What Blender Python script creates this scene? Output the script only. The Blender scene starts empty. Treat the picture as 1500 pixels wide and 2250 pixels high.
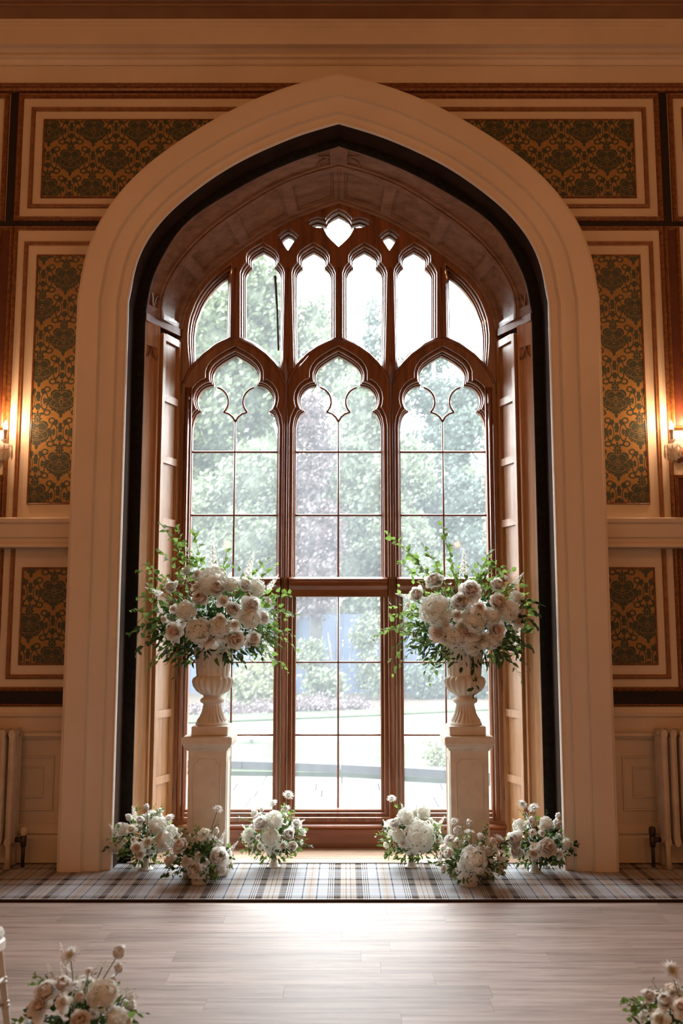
import bpy, bmesh, math, random
from mathutils import Vector, Matrix, Euler, noise

# ------------------------------------------------------------------ camera, world, lights, exposure
scn = bpy.context.scene
C = scn.collection
F_PX, HZ, CAM_H, CAM_Y, CAM_X, PPX = 2090.0, 263.0, 1.55, -6.38, 0.041, 756.0
TH = math.atan(HZ / F_PX)
cth, sth = math.cos(TH), math.sin(TH)
cam_d = bpy.data.cameras.new('camera')
cam_d.sensor_fit = 'VERTICAL'
cam_d.sensor_height = 36.0
cam_d.lens = F_PX * 36.0 / 2250.0
cam_d.shift_x = -(PPX - 750.0) / 2250.0
cam_d.clip_start, cam_d.clip_end = 0.05, 500
cam_d.dof.use_dof = True
cam_d.dof.focus_distance = 6.35
cam_d.dof.aperture_fstop = 2.6
cam = bpy.data.objects.new('camera', cam_d)
C.objects.link(cam)
cam.location = (CAM_X, CAM_Y, CAM_H)
cam.rotation_euler = (math.pi / 2 + TH, 0, 0)
scn.camera = cam

SKY = 25.0
world = bpy.data.worlds.new('overcast_sky')
scn.world = world
world.use_nodes = True
wb = world.node_tree.nodes['Background']
wb.inputs[0].default_value = (0.915, 0.958, 1.0, 1)
wb.inputs[1].default_value = SKY

def lamp(name, kind, loc, energy, color, size=0.1, parent=None):
    l = bpy.data.lights.new(name, kind)
    l.energy = energy
    l.color = color
    if kind == 'POINT':
        l.shadow_soft_size = size
    o = bpy.data.objects.new(name, l)
    C.objects.link(o)
    o.location = loc
    o.parent = parent
    return o

WARM = (1.0, 0.42, 0.16)
for lx, ly in ((-5.2, -5.6), (5.2, -5.6), (-2.2, -10.1), (2.2, -10.1)):   # unseen warm fill lights, added low at the side and far walls
    lamp('low_fill_light', 'POINT', (lx, ly, 3.2), 24, WARM, 0.06)
for lx in (-2.5, 2.5):                                          # two more unseen fill lights, added high to warm the upper arch
    lamp('high_fill_light', 'POINT', (lx, -4.4, 5.0), 52, WARM, 0.08)

portal = bpy.data.lights.new('window_portal', 'AREA')           # sampling portal in the window opening, gives no light itself
portal.shape = 'RECTANGLE'
portal.size, portal.size_y = 2.6, 4.8
portal.cycles.is_portal = True
po = bpy.data.objects.new('window_portal', portal)
C.objects.link(po)
po.location = (0, 1.0, 2.5)
po.rotation_euler = (-math.pi / 2, 0, 0)

vs = scn.view_settings
vs.view_transform = 'Standard'
vs.look = 'None'
vs.exposure = 0.2
vs.gamma = 1.0
vs.use_curve_mapping = False
scn.cycles.use_denoising = True
scn.cycles.adaptive_threshold = 0.04
scn.cycles.max_bounces = 6
scn.cycles.diffuse_bounces = 3
scn.cycles.glossy_bounces = 2
scn.cycles.transmission_bounces = 3
scn.cycles.transparent_max_bounces = 10
scn.cycles.caustics_reflective = False
scn.cycles.caustics_refractive = False
scn.cycles.sample_clamp_indirect = 6.0

# ------------------------------------------------------------------ photograph measurements -> points in the hall
def at(x, y, Y):
    "the point of the plane at depth Y that the photograph shows at pixel x, y"
    u = (1125 - y) / F_PX
    r = (x - PPX) / F_PX
    t = (Y - CAM_Y) / (cth - u * sth)
    return Vector((CAM_X + r * t, Y, CAM_H + (sth + u * cth) * t))

def atz(x, y, Z):
    u = (1125 - y) / F_PX
    r = (x - PPX) / F_PX
    t = (Z - CAM_H) / (sth + u * cth)
    return Vector((CAM_X + r * t, CAM_Y + (cth - u * sth) * t, Z))

# ------------------------------------------------------------------ materials
MATS = {}

class NT:
    def __init__(self, name):
        self.m = bpy.data.materials.new(name)
        self.m.use_nodes = True
        self.t = self.m.node_tree
        self.t.nodes.clear()
        self.out = self.n('ShaderNodeOutputMaterial')

    def n(self, kind, **kw):
        nd = self.t.nodes.new(kind)
        for k, v in kw.items():
            if k == 'i':
                for a, b in v.items():
                    nd.inputs[a].default_value = b
            else:
                setattr(nd, k, v)
        return nd

    def l(self, a, b):
        self.t.links.new(a, b)

    def coord(self, kind='Object', scale=(1, 1, 1), rot=(0, 0, 0)):
        c = self.n('ShaderNodeTexCoord')
        m = self.n('ShaderNodeMapping')
        m.inputs['Scale'].default_value = scale
        m.inputs['Rotation'].default_value = rot
        self.l(c.outputs[kind], m.inputs[0])
        return m.outputs[0]

    def ramp(self, fac, stops, interp='LINEAR'):
        r = self.n('ShaderNodeValToRGB')
        r.color_ramp.interpolation = interp
        el = r.color_ramp.elements
        el[0].position, el[0].color = stops[0][0], (*stops[0][1], 1)
        el[1].position, el[1].color = stops[1][0], (*stops[1][1], 1)
        for p, c in stops[2:]:
            e = el.new(p)
            e.color = (*c, 1)
        self.l(fac, r.inputs[0])
        return r.outputs[0]

    def math(self, op, a, b=None, c=None):
        m = self.n('ShaderNodeMath', operation=op)
        for k, v in enumerate((a, b, c)):
            if v is None:
                continue
            if isinstance(v, (int, float)):
                m.inputs[k].default_value = v
            else:
                self.l(v, m.inputs[k])
        return m.outputs[0]

    def noise(self, vec, scale, detail=3, rough=0.55):
        n = self.n('ShaderNodeTexNoise')
        n.inputs['Scale'].default_value = scale
        n.inputs['Detail'].default_value = detail
        n.inputs['Roughness'].default_value = rough
        if vec is not None:
            self.l(vec, n.inputs['Vector'])
        return n.outputs[0]

    def mix(self, fac, a, b, blend='MIX'):
        m = self.n('ShaderNodeMix', data_type='RGBA', blend_type=blend)
        for k, v in ((0, fac), (6, a), (7, b)):
            if isinstance(v, (int, float)):
                m.inputs[k].default_value = v
            elif isinstance(v, tuple):
                m.inputs[k].default_value = (*v, 1)
            else:
                self.l(v, m.inputs[k])
        return m.outputs[2]

    def bsdf(self, color, rough=0.5, spec=0.5, metal=0.0, bump=None, bump_str=0.2, bump_dist=0.01, coat=0.0, **kw):
        b = self.n('ShaderNodeBsdfPrincipled')
        if isinstance(color, tuple):
            b.inputs['Base Color'].default_value = (*color, 1)
        else:
            self.l(color, b.inputs['Base Color'])
        if isinstance(rough, (int, float)):
            b.inputs['Roughness'].default_value = rough
        else:
            self.l(rough, b.inputs['Roughness'])
        b.inputs['Specular IOR Level'].default_value = spec
        b.inputs['Metallic'].default_value = metal
        b.inputs['Coat Weight'].default_value = coat
        for k, v in kw.items():
            b.inputs[k].default_value = v
        if bump is not None:
            bp = self.n('ShaderNodeBump')
            bp.inputs['Strength'].default_value = bump_str
            bp.inputs['Distance'].default_value = bump_dist
            self.l(bump, bp.inputs['Height'])
            self.l(bp.outputs[0], b.inputs['Normal'])
        return b.outputs[0]

    def done(self, shader):
        self.l(shader, self.out.inputs[0])
        MATS[self.m.name] = self.m
        return self.m

def paint(name, c1, c2, scale=3.0, rough=0.45, spec=0.4, bump=0.06, coord='Object'):
    t = NT(name)
    v = t.coord(coord)
    f = t.noise(v, scale, 4)
    g = t.noise(v, scale * 30, 2)
    t.done(t.bsdf(t.ramp(f, [(0.3, c1), (0.7, c2)]), rough, spec, bump=g, bump_str=bump, bump_dist=0.004))

def wood(name, dark, mid, light, axis='Z', scale=1.0, rough=0.35, spec=0.5, coat=0.0, bump=0.1, rnd=False):
    t = NT(name)
    s = {'Z': (9, 9, 0.55), 'X': (0.55, 9, 9), 'Y': (9, 0.55, 9)}[axis]
    v = t.coord('Object', tuple(k * scale for k in s))
    if rnd:
        oi = t.n('ShaderNodeObjectInfo')
        cb = t.n('ShaderNodeCombineXYZ')
        t.l(t.math('MULTIPLY', oi.outputs['Random'], 37.0), cb.inputs[0])
        t.l(t.math('MULTIPLY', oi.outputs['Random'], 91.0), cb.inputs[1])
        va = t.n('ShaderNodeVectorMath', operation='ADD')
        t.l(v, va.inputs[0])
        t.l(cb.outputs[0], va.inputs[1])
        v = va.outputs[0]
    f = t.noise(v, 2.2, 6, 0.62)
    g = t.noise(v, 14.0, 3, 0.6)
    fg = t.math('ADD', t.math('MULTIPLY', f, 0.72), t.math('MULTIPLY', g, 0.28))
    col = t.ramp(fg, [(0.34, dark), (0.5, mid), (0.66, light)])
    if rnd:
        br = t.math('ADD', t.math('MULTIPLY', oi.outputs['Random'], 0.26), 0.87)
        hs = t.n('ShaderNodeHueSaturation')
        t.l(br, hs.inputs['Value'])
        t.l(col, hs.inputs['Color'])
        col = hs.outputs[0]
    r = t.math('ADD', t.math('MULTIPLY', g, 0.22), rough - 0.1)
    t.done(t.bsdf(col, r, spec, bump=g, bump_str=bump, bump_dist=0.003, coat=coat))

paint('cream_paint', (0.66, 0.56, 0.43), (0.74, 0.64, 0.50), 2.0, 0.42)
paint('arch_paint', (0.70, 0.61, 0.50), (0.77, 0.68, 0.56), 1.5, 0.38, 0.45)
paint('ceiling_paint', (0.40, 0.32, 0.24), (0.46, 0.38, 0.29), 1.0, 0.6)
paint('gilded_moulding', (0.10, 0.032, 0.010), (0.30, 0.12, 0.030), 40.0, 0.36, 0.6)
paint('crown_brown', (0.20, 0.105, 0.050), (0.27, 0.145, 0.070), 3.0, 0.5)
paint('bronze_line', (0.20, 0.085, 0.030), (0.33, 0.15, 0.055), 25.0, 0.4, 0.5)
paint('black_band', (0.012, 0.008, 0.008), (0.022, 0.013, 0.012), 6.0, 0.5, 0.3)
paint('oxblood_band', (0.09, 0.022, 0.010), (0.13, 0.034, 0.014), 6.0, 0.45, 0.4)
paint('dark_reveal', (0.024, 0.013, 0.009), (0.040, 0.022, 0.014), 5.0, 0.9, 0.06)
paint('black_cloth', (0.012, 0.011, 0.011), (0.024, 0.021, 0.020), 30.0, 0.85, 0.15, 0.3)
paint('radiator_paint', (0.50, 0.42, 0.33), (0.66, 0.57, 0.45), 8.0, 0.4)
paint('cast_stone', (0.66, 0.61, 0.51), (0.78, 0.73, 0.63), 12.0, 0.75, 0.25, 0.25)
paint('ceramic', (0.70, 0.66, 0.60), (0.76, 0.72, 0.66), 6.0, 0.35, 0.5)
paint('dark_iron', (0.02, 0.016, 0.014), (0.045, 0.035, 0.03), 20.0, 0.45, 0.5)
paint('chair_paint', (0.72, 0.66, 0.58), (0.80, 0.74, 0.66), 10.0, 0.4)
paint('cushion_cloth', (0.66, 0.70, 0.62), (0.74, 0.76, 0.70), 40.0, 0.8, 0.2, 0.2)
paint('candle_white', (0.72, 0.66, 0.56), (0.8, 0.74, 0.64), 10.0, 0.5)
paint('lead_grey', (0.05, 0.04, 0.035), (0.08, 0.065, 0.055), 30.0, 0.5)
wood('dark_oak', (0.100, 0.033, 0.012), (0.20, 0.068, 0.025), (0.29, 0.110, 0.041), 'Z', 1.0, 0.33, 0.5, 0.15)
wood('soffit_oak', (0.17, 0.102, 0.080), (0.28, 0.175, 0.138), (0.37, 0.245, 0.195), 'X', 1.0, 0.34, 0.6, 0.15)
wood('shutter_oak', (0.26, 0.12, 0.050), (0.40, 0.20, 0.085), (0.50, 0.27, 0.125), 'Z', 1.6, 0.36, 0.5, 0.1)
wood('pilaster_oak', (0.34, 0.18, 0.090), (0.50, 0.28, 0.145), (0.62, 0.37, 0.205), 'Z', 1.3, 0.32, 0.55, 0.15)
wood('red_oak', (0.12, 0.032, 0.012), (0.20, 0.058, 0.020), (0.26, 0.085, 0.030), 'X', 1.0, 0.33, 0.5, 0.1)
wood('alcove_boards', (0.28, 0.17, 0.11), (0.40, 0.26, 0.17), (0.50, 0.34, 0.23), 'X', 1.0, 0.38, 0.5)
wood('floor_plank', (0.20, 0.152, 0.125), (0.37, 0.292, 0.252), (0.475, 0.39, 0.345), 'X', 1.3, 0.52, 0.5, 0.0, 0.06, True)

def damask():
    "printed damask wallpaper: mirrored palmettes and scrolls, half-drop repeat, as a union of circles, ellipses and rings"
    t = NT('damask_paper')
    tc = t.n('ShaderNodeTexCoord')
    sp = t.n('ShaderNodeSeparateXYZ')
    t.l(tc.outputs['Object'], sp.inputs[0])
    PW, PH = 0.33, 0.455
    def field(ox, oz, prims):
        ux = t.math('ADD', t.math('DIVIDE', sp.outputs[0], PW), ox)
        uz = t.math('ADD', t.math('DIVIDE', sp.outputs[2], PH), oz)
        fx = t.math('ABSOLUTE', t.math('SUBTRACT', t.math('FRACT', ux), 0.5))
        fz = t.math('SUBTRACT', t.math('FRACT', uz), 0.5)
        cb = t.n('ShaderNodeCombineXYZ')
        t.l(t.math('MULTIPLY', fx, PW * 10), cb.inputs[0])
        t.l(t.math('MULTIPLY', fz, PH * 10), cb.inputs[1])
        res = None
        for kind, x, y, rx, ry, w, n, ph in prims:
            s = t.n('ShaderNodeVectorMath', operation='SUBTRACT')
            t.l(cb.outputs[0], s.inputs[0])
            s.inputs[1].default_value = (x, y, 0)
            m = t.n('ShaderNodeVectorMath', operation='MULTIPLY')
            t.l(s.outputs[0], m.inputs[0])
            m.inputs[1].default_value = (1 / rx, 1 / ry, 0)
            ln = t.n('ShaderNodeVectorMath', operation='LENGTH')
            t.l(m.outputs[0], ln.inputs[0])
            d = t.math('SUBTRACT', ln.outputs['Value'], 1.0)
            if n:                                                 # leafy, scalloped edge
                sx = t.n('ShaderNodeSeparateXYZ')
                t.l(m.outputs[0], sx.inputs[0])
                an = t.math('ARCTAN2', sx.outputs[1], sx.outputs[0])
                lob = t.math('MULTIPLY', t.math('ABSOLUTE', t.math('COSINE', t.math('ADD', t.math('MULTIPLY', an, n * 0.5), ph))), 0.38)
                d = t.math('ADD', t.math('SUBTRACT', d, lob), 0.25)
            if kind == 'r':
                d = t.math('SUBTRACT', t.math('ABSOLUTE', d), w)
            if kind == 'c':                                       # a light vein cut out of what lies below it
                res = t.math('MAXIMUM', res, t.math('SUBTRACT', w, t.math('ABSOLUTE', d)))
                continue
            res = d if res is None else t.math('MINIMUM', res, d)
        return res
    pal = [('e', 0.0, 0.98, 0.28, 0.38, 0, 9, 0.0), ('e', 0.44, 0.50, 0.34, 0.34, 0, 0, 0), ('e', 0.60, -0.04, 0.56, 0.36, 0, 11, 0.4), ('e', 0.34, -0.46, 0.42, 0.28, 0, 9, 0.2), ('e', 0.0, 0.15, 0.30, 0.56, 0, 0, 0),
           ('e', 0.0, -0.92, 0.13, 0.32, 0, 0, 0), ('e', 0.18, -0.80, 0.13, 0.11, 0, 0, 0),
           ('c', 0.30, 0.34, 0.34, 0.36, 0.035, 0, 0), ('c', 0.26, -0.16, 0.52, 0.34, 0.030, 0, 0), ('c', 0.10, -0.36, 0.40, 0.24, 0.035, 0, 0), ('c', 0.0, 0.90, 0.10, 0.26, 0.10, 0, 0), ('c', 0.0, 0.0, 0.12, 0.34, 0.08, 7, 0)]
    scr = [('r', 0.62, 0.86, 0.20, 0.18, 0.28, 0, 0), ('r', 0.46, 0.00, 0.24, 0.62, 0.13, 0, 0), ('r', 0.66, -0.84, 0.22, 0.18, 0.28, 0, 0), ('e', 0.0, 0.34, 0.16, 0.40, 0, 7, 0.0), ('e', 0.0, -0.40, 0.24, 0.22, 0, 5, 0.0),
           ('e', 0.30, -0.92, 0.20, 0.09, 0, 0, 0), ('e', 0.0, -0.80, 0.07, 0.13, 0, 0, 0), ('e', 0.30, 0.74, 0.13, 0.20, 0, 0, 0), ('e', 0.44, 0.02, 0.09, 0.26, 0, 7, 0.0)]
    a = field(0.0, 0.0, pal)
    b = field(0.5, 0.5, pal)
    c = field(0.0, 0.5, scr)
    d = field(0.5, 0.0, scr)
    u = t.math('MINIMUM', t.math('MINIMUM', a, b), t.math('MINIMUM', c, d))
    mask = t.math('LESS_THAN', u, 0.0)
    nz = t.noise(tc.outputs['Object'], 60.0, 2)
    gold = t.ramp(nz, [(0.3, (0.30, 0.165, 0.048)), (0.7, (0.38, 0.215, 0.066))])
    green = t.ramp(nz, [(0.3, (0.035, 0.045, 0.030)), (0.7, (0.060, 0.072, 0.045))])
    t.done(t.bsdf(t.mix(mask, gold, green), 0.42, 0.5))
damask()

def tartan():
    t = NT('tartan_carpet')
    tc = t.n('ShaderNodeTexCoord')
    sp = t.n('ShaderNodeSeparateXYZ')
    t.l(tc.outputs['Object'], sp.inputs[0])
    bei, blk, brn, wht, nvy, blu, org = (0.47, 0.41, 0.355), (0.015, 0.012, 0.013), (0.07, 0.047, 0.04), (0.78, 0.74, 0.68), (0.02, 0.023, 0.045), (0.47, 0.485, 0.52), (0.38, 0.20, 0.125)
    st = [(0.0, bei), (0.05, brn), (0.07, bei), (0.13, org), (0.14, bei), (0.20, brn), (0.24, blk), (0.30, brn), (0.33, blk), (0.38, wht), (0.405, nvy), (0.435, wht), (0.46, nvy),
          (0.49, wht), (0.515, nvy), (0.54, blu), (0.80, nvy), (0.83, blu), (0.90, bei), (0.985, org)]
    def axis(o, per, off):
        f = t.math('FRACT', t.math('ADD', t.math('DIVIDE', o, per), off))
        return t.ramp(t.math('MULTIPLY', t.math('ABSOLUTE', t.math('SUBTRACT', f, 0.5)), 2.0), st, 'CONSTANT')
    warp = axis(sp.outputs[0], 0.458, 0.355)
    weft = axis(sp.outputs[1], 0.40, 0.10)
    col = t.mix(0.46, warp, weft)
    g = t.noise(tc.outputs['Object'], 900.0, 1)
    col = t.mix(0.25, col, t.ramp(g, [(0.3, (0.3, 0.3, 0.3)), (0.7, (1, 1, 1))]), 'MULTIPLY')
    t.done(t.bsdf(col, 0.95, 0.1, bump=g, bump_str=0.4, bump_dist=0.004))
tartan()

def leafy(name, c1, c2, trans=0.4, rough=0.45, var=0.35):
    t = NT(name)
    oi = t.n('ShaderNodeObjectInfo')
    f = t.noise(t.coord('Object'), 9.0, 2)
    f = t.math('ADD', t.math('MULTIPLY', f, 1.0 - var), t.math('MULTIPLY', oi.outputs['Random'], var))
    col = t.ramp(f, [(0.25, c1), (0.75, c2)])
    p = t.bsdf(col, rough, 0.35)
    tr = t.n('ShaderNodeBsdfTranslucent')
    t.l(col, tr.inputs[0])
    ms = t.n('ShaderNodeMixShader')
    ms.inputs[0].default_value = trans
    t.l(p, ms.inputs[1])
    t.l(tr.outputs[0], ms.inputs[2])
    t.done(ms.outputs[0])
leafy('birch_leaf', (0.11, 0.19, 0.035), (0.24, 0.36, 0.085), 0.5)
leafy('dark_leaf', (0.018, 0.045, 0.012), (0.055, 0.105, 0.026), 0.3)
leafy('mid_leaf', (0.06, 0.11, 0.022), (0.14, 0.22, 0.05), 0.4)
leafy('stem_green', (0.07, 0.11, 0.03), (0.12, 0.17, 0.05), 0.1)
leafy('pale_filler', (0.55, 0.60, 0.36), (0.78, 0.80, 0.62), 0.4)

def petal_mat(name, base, heart, trans=0.5):
    "petals; the tint attribute says how near the heart of the bloom a petal grows"
    t = NT(name)
    at_ = t.n('ShaderNodeAttribute', attribute_name='tint')
    col = t.ramp(at_.outputs['Fac'], [(0.0, base), (1.0, heart)])
    p = t.bsdf(col, 0.6, 0.25)
    tr = t.n('ShaderNodeBsdfTranslucent')
    t.l(col, tr.inputs[0])
    ms = t.n('ShaderNodeMixShader')
    ms.inputs[0].default_value = trans
    t.l(p, ms.inputs[1])
    t.l(tr.outputs[0], ms.inputs[2])
    t.done(ms.outputs[0])
petal_mat('petal_white', (0.95, 0.93, 0.89), (0.92, 0.87, 0.76))
petal_mat('petal_blush', (0.94, 0.89, 0.82), (0.90, 0.70, 0.54))
petal_mat('petal_ivory', (0.94, 0.91, 0.82), (0.86, 0.82, 0.62))
petal_mat('petal_hydrangea', (0.94, 0.93, 0.87), (0.50, 0.55, 0.30))
petal_mat('petal_daisy', (0.88, 0.87, 0.84), (0.62, 0.55, 0.25))

def glass_mats():
    t = NT('window_glass')                                     # old panes: clear, a pale veil standing in for window glare, a faint reflection
    tr = t.n('ShaderNodeBsdfTransparent', i={0: (0.97, 0.985, 0.98, 1)})
    tl = t.n('ShaderNodeBsdfTranslucent', i={0: (0.90, 0.95, 1.0, 1)})
    gl = t.n('ShaderNodeBsdfGlossy', i={0: (1, 1, 1, 1), 1: 0.03})
    v = t.coord('Object', (1.0, 1.0, 0.35))
    veil = t.math('ADD', t.math('MULTIPLY', t.noise(v, 6.0, 5, 0.7), 0.028), 0.012)
    m1 = t.n('ShaderNodeMixShader')
    t.l(veil, m1.inputs[0])
    t.l(tr.outputs[0], m1.inputs[1])
    t.l(tl.outputs[0], m1.inputs[2])
    fr = t.n('ShaderNodeFresnel', i={0: 1.3})
    m2 = t.n('ShaderNodeMixShader')
    t.l(t.math('MULTIPLY', fr.outputs[0], 0.15), m2.inputs[0])
    t.l(m1.outputs[0], m2.inputs[1])
    t.l(gl.outputs[0], m2.inputs[2])
    t.done(m2.outputs[0])
    t = NT('crystal')
    tr = t.n('ShaderNodeBsdfTransparent', i={0: (0.93, 0.92, 0.90, 1)})
    gl = t.n('ShaderNodeBsdfGlossy', i={0: (1, 0.97, 0.92, 1), 1: 0.06})
    fr = t.n('ShaderNodeFresnel', i={0: 1.9})
    m = t.n('ShaderNodeMixShader')
    t.l(fr.outputs[0], m.inputs[0])
    t.l(tr.outputs[0], m.inputs[1])
    t.l(gl.outputs[0], m.inputs[2])
    tl = t.n('ShaderNodeBsdfTranslucent', i={0: (1.0, 0.97, 0.92, 1)})
    m3 = t.n('ShaderNodeMixShader', i={0: 0.30})
    t.l(m.outputs[0], m3.inputs[1])
    t.l(tl.outputs[0], m3.inputs[2])
    t.done(m3.outputs[0])
    t = NT('lit_bulb')
    t.done(t.n('ShaderNodeEmission', i={0: (1.0, 0.62, 0.30, 1), 1: 26.0}).outputs[0])
glass_mats()

# garden
paint('paving_stone', (0.035, 0.033, 0.031), (0.049, 0.046, 0.043), 1.6, 0.7)
paint('kerb_stone', (0.013, 0.013, 0.014), (0.022, 0.022, 0.024), 5.0, 0.8)
paint('lawn_grass', (0.014, 0.022, 0.009), (0.023, 0.031, 0.014), 7.0, 0.9, 0.1, 0.5)
paint('drive_gravel', (0.030, 0.030, 0.033), (0.040, 0.040, 0.042), 2.0, 0.8)
paint('leaf_litter', (0.027, 0.020, 0.015), (0.039, 0.031, 0.023), 8.0, 0.95, 0.1, 0.5)
paint('outer_stone', (0.082, 0.074, 0.065), (0.102, 0.094, 0.084), 2.0, 0.9)
paint('blue_shade', (0.008, 0.017, 0.038), (0.012, 0.024, 0.048), 3.0, 0.6)  # tint of deep shade under the trees, put into the colour
paint('tree_bark', (0.017, 0.014, 0.012), (0.029, 0.024, 0.020), 10.0, 0.9)
leafy('oak_foliage', (0.026, 0.039, 0.017), (0.067, 0.082, 0.039), 0.4, 0.5, 0.0)
leafy('pale_foliage', (0.050, 0.065, 0.037), (0.089, 0.102, 0.062), 0.4, 0.5, 0.0)
leafy('copper_foliage', (0.031, 0.020, 0.020), (0.067, 0.048, 0.048), 0.4, 0.5, 0.0)
leafy('conifer_foliage', (0.023, 0.035, 0.026), (0.050, 0.067, 0.048), 0.3, 0.5, 0.0)
leafy('yellow_foliage', (0.067, 0.074, 0.031), (0.109, 0.113, 0.058), 0.4, 0.5, 0.0)

# ------------------------------------------------------------------ mesh helpers
def link(o, parent=None):
    C.objects.link(o)
    if parent is not None:
        o.parent = parent
        M = parent.matrix_basis
        if parent.parent is not None:
            M = parent.parent.matrix_basis @ parent.matrix_parent_inverse @ M
        o.matrix_parent_inverse = M.inverted()
    return o

def tag(o, label=None, cat=None, group=None, kind=None):
    for k, v in (('label', label), ('category', cat), ('group', group), ('kind', kind)):
        if v:
            o[k] = v
    return o

def empty(name, loc, label=None, cat=None, group=None, kind=None):
    o = bpy.data.objects.new(name, None)
    o.empty_display_size = 0.05
    C.objects.link(o)
    o.matrix_basis = Matrix.Translation(Vector(loc))
    return tag(o, label, cat, group, kind)

class MB:
    def __init__(self):
        self.v, self.f, self.t = [], [], []

    def add(self, vs, fs, tint=0.0):
        n = len(self.v)
        self.v += [Vector(p) for p in vs]
        self.t += [tint] * len(vs) if isinstance(tint, (int, float)) else list(tint)
        self.f += [tuple(n + i for i in f) for f in fs]

    def box(self, a, b, bev=0.0):
        x0, y0, z0 = a
        x1, y1, z1 = b
        if bev <= 0:
            vs = [(x, y, z) for z in (z0, z1) for y in (y0, y1) for x in (x0, x1)]
            self.add(vs, [(0, 2, 3, 1), (4, 5, 7, 6), (0, 1, 5, 4), (2, 6, 7, 3), (0, 4, 6, 2), (1, 3, 7, 5)])
            return
        rings = []
        for z, e in ((z0, bev), (z0 + bev, 0), (z1 - bev, 0), (z1, bev)):
            rings.append([(x0 + e + bev, y0 + e, z), (x1 - e - bev, y0 + e, z), (x1 - e, y0 + e + bev, z), (x1 - e, y1 - e - bev, z),
                          (x1 - e - bev, y1 - e, z), (x0 + e + bev, y1 - e, z), (x0 + e, y1 - e - bev, z), (x0 + e, y0 + e + bev, z)])
        self.rings(rings)

    def rings(self, rings, closed=True, caps=True, tint=0.0):
        n = len(rings[0])
        fs = []
        for i in range(len(rings) - 1):
            for j in range(n if closed else n - 1):
                k = (j + 1) % n
                fs.append((i * n + j, i * n + k, (i + 1) * n + k, (i + 1) * n + j))
        if caps:
            fs.append(tuple(range(n - 1, -1, -1)))
            fs.append(tuple((len(rings) - 1) * n + j for j in range(n)))
        self.add([p for r in rings for p in r], fs, tint)

    def tube(self, pts, r, n=6, caps=True):
        pts = [Vector(p) for p in pts]
        rr = r if isinstance(r, (list, tuple)) else [r] * len(pts)
        rings = []
        up = None
        for i, p in enumerate(pts):
            d = (pts[min(i + 1, len(pts) - 1)] - pts[max(i - 1, 0)])
            d = d.normalized() if d.length > 1e-9 else Vector((0, 0, 1))
            if up is None:
                up = Vector((0, 1, 0)) if abs(d.y) < 0.9 else Vector((1, 0, 0))
            x = d.cross(up).normalized()
            y = x.cross(d).normalized()
            up = y
            rings.append([p + (x * math.cos(a) + y * math.sin(a)) * rr[i] for a in [k * 2 * math.pi / n for k in range(n)]])
        self.rings(rings, True, caps)

    def lathe(self, prof, c, n=24, flute=0, amp=0.0):
        c = Vector(c)
        rings = []
        for q in prof:
            r, z = q[0], q[1]
            a_ = q[2] if len(q) > 2 else 0.0
            rings.append([c + Vector((math.cos(2 * math.pi * k / n) * r * (1 + a_ * (abs(math.cos(math.pi * k * flute / n)) - 0.5) if flute else 1),
                                      math.sin(2 * math.pi * k / n) * r * (1 + a_ * (abs(math.cos(math.pi * k * flute / n)) - 0.5) if flute else 1), z)) for k in range(n)])
        self.rings(rings)

    def extrude_x(self, prof, x0, x1):
        "profile of (y, z) swept along x"
        self.rings([[(x0, y, z) for y, z in prof], [(x1, y, z) for y, z in prof]])

    def mesh(self, name, mat, smooth=False):
        me = bpy.data.meshes.new(name)
        me.from_pydata([tuple(p) for p in self.v], [], self.f)
        if any(self.t):
            a = me.attributes.new('tint', 'FLOAT', 'POINT')
            a.data.foreach_set('value', self.t)
        me.materials.append(MATS[mat])
        bm = bmesh.new()
        bm.from_mesh(me)
        if not smooth == 'open':
            bmesh.ops.recalc_face_normals(bm, faces=bm.faces)
        bm.to_mesh(me)
        bm.free()
        if smooth:
            me.polygons.foreach_set('use_smooth', [True] * len(me.polygons))
            if smooth == 'auto':
                me.set_sharp_from_angle(angle=math.radians(38))
        me.update()
        return me

    def build(self, name, mat, parent=None, smooth=False):
        return link(bpy.data.objects.new(name, self.mesh(name, mat, smooth)), parent)

def struct(name, mb, mat, smooth=False):
    return tag(mb.build(name, mat, None, smooth), kind='structure')

def sroot(name, loc=(0, 0, 0)):
    return empty(name, loc, kind='structure')

def offset_poly(pts, d):
    "grow (d > 0) a closed polygon of (x, z) by mitred offset"
    n = len(pts)
    area = sum(pts[i][0] * pts[(i + 1) % n][1] - pts[(i + 1) % n][0] * pts[i][1] for i in range(n))
    sg = 1 if area > 0 else -1
    out = []
    for i in range(n):
        a, b, c = Vector(pts[i - 1]), Vector(pts[i]), Vector(pts[(i + 1) % n])
        e1, e2 = b - a, c - b
        if e1.length < 1e-9 or e2.length < 1e-9:
            out.append(tuple(b))
            continue
        n1 = Vector((e1.y, -e1.x)).normalized() * sg
        n2 = Vector((e2.y, -e2.x)).normalized() * sg
        m = n1 + n2
        if m.length < 1e-6:
            m = n1.copy()
        m.normalize()
        k = max(0.45, m.dot(n1))
        out.append(tuple(b + m * (d / k)))
    return unloop(out)

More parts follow.
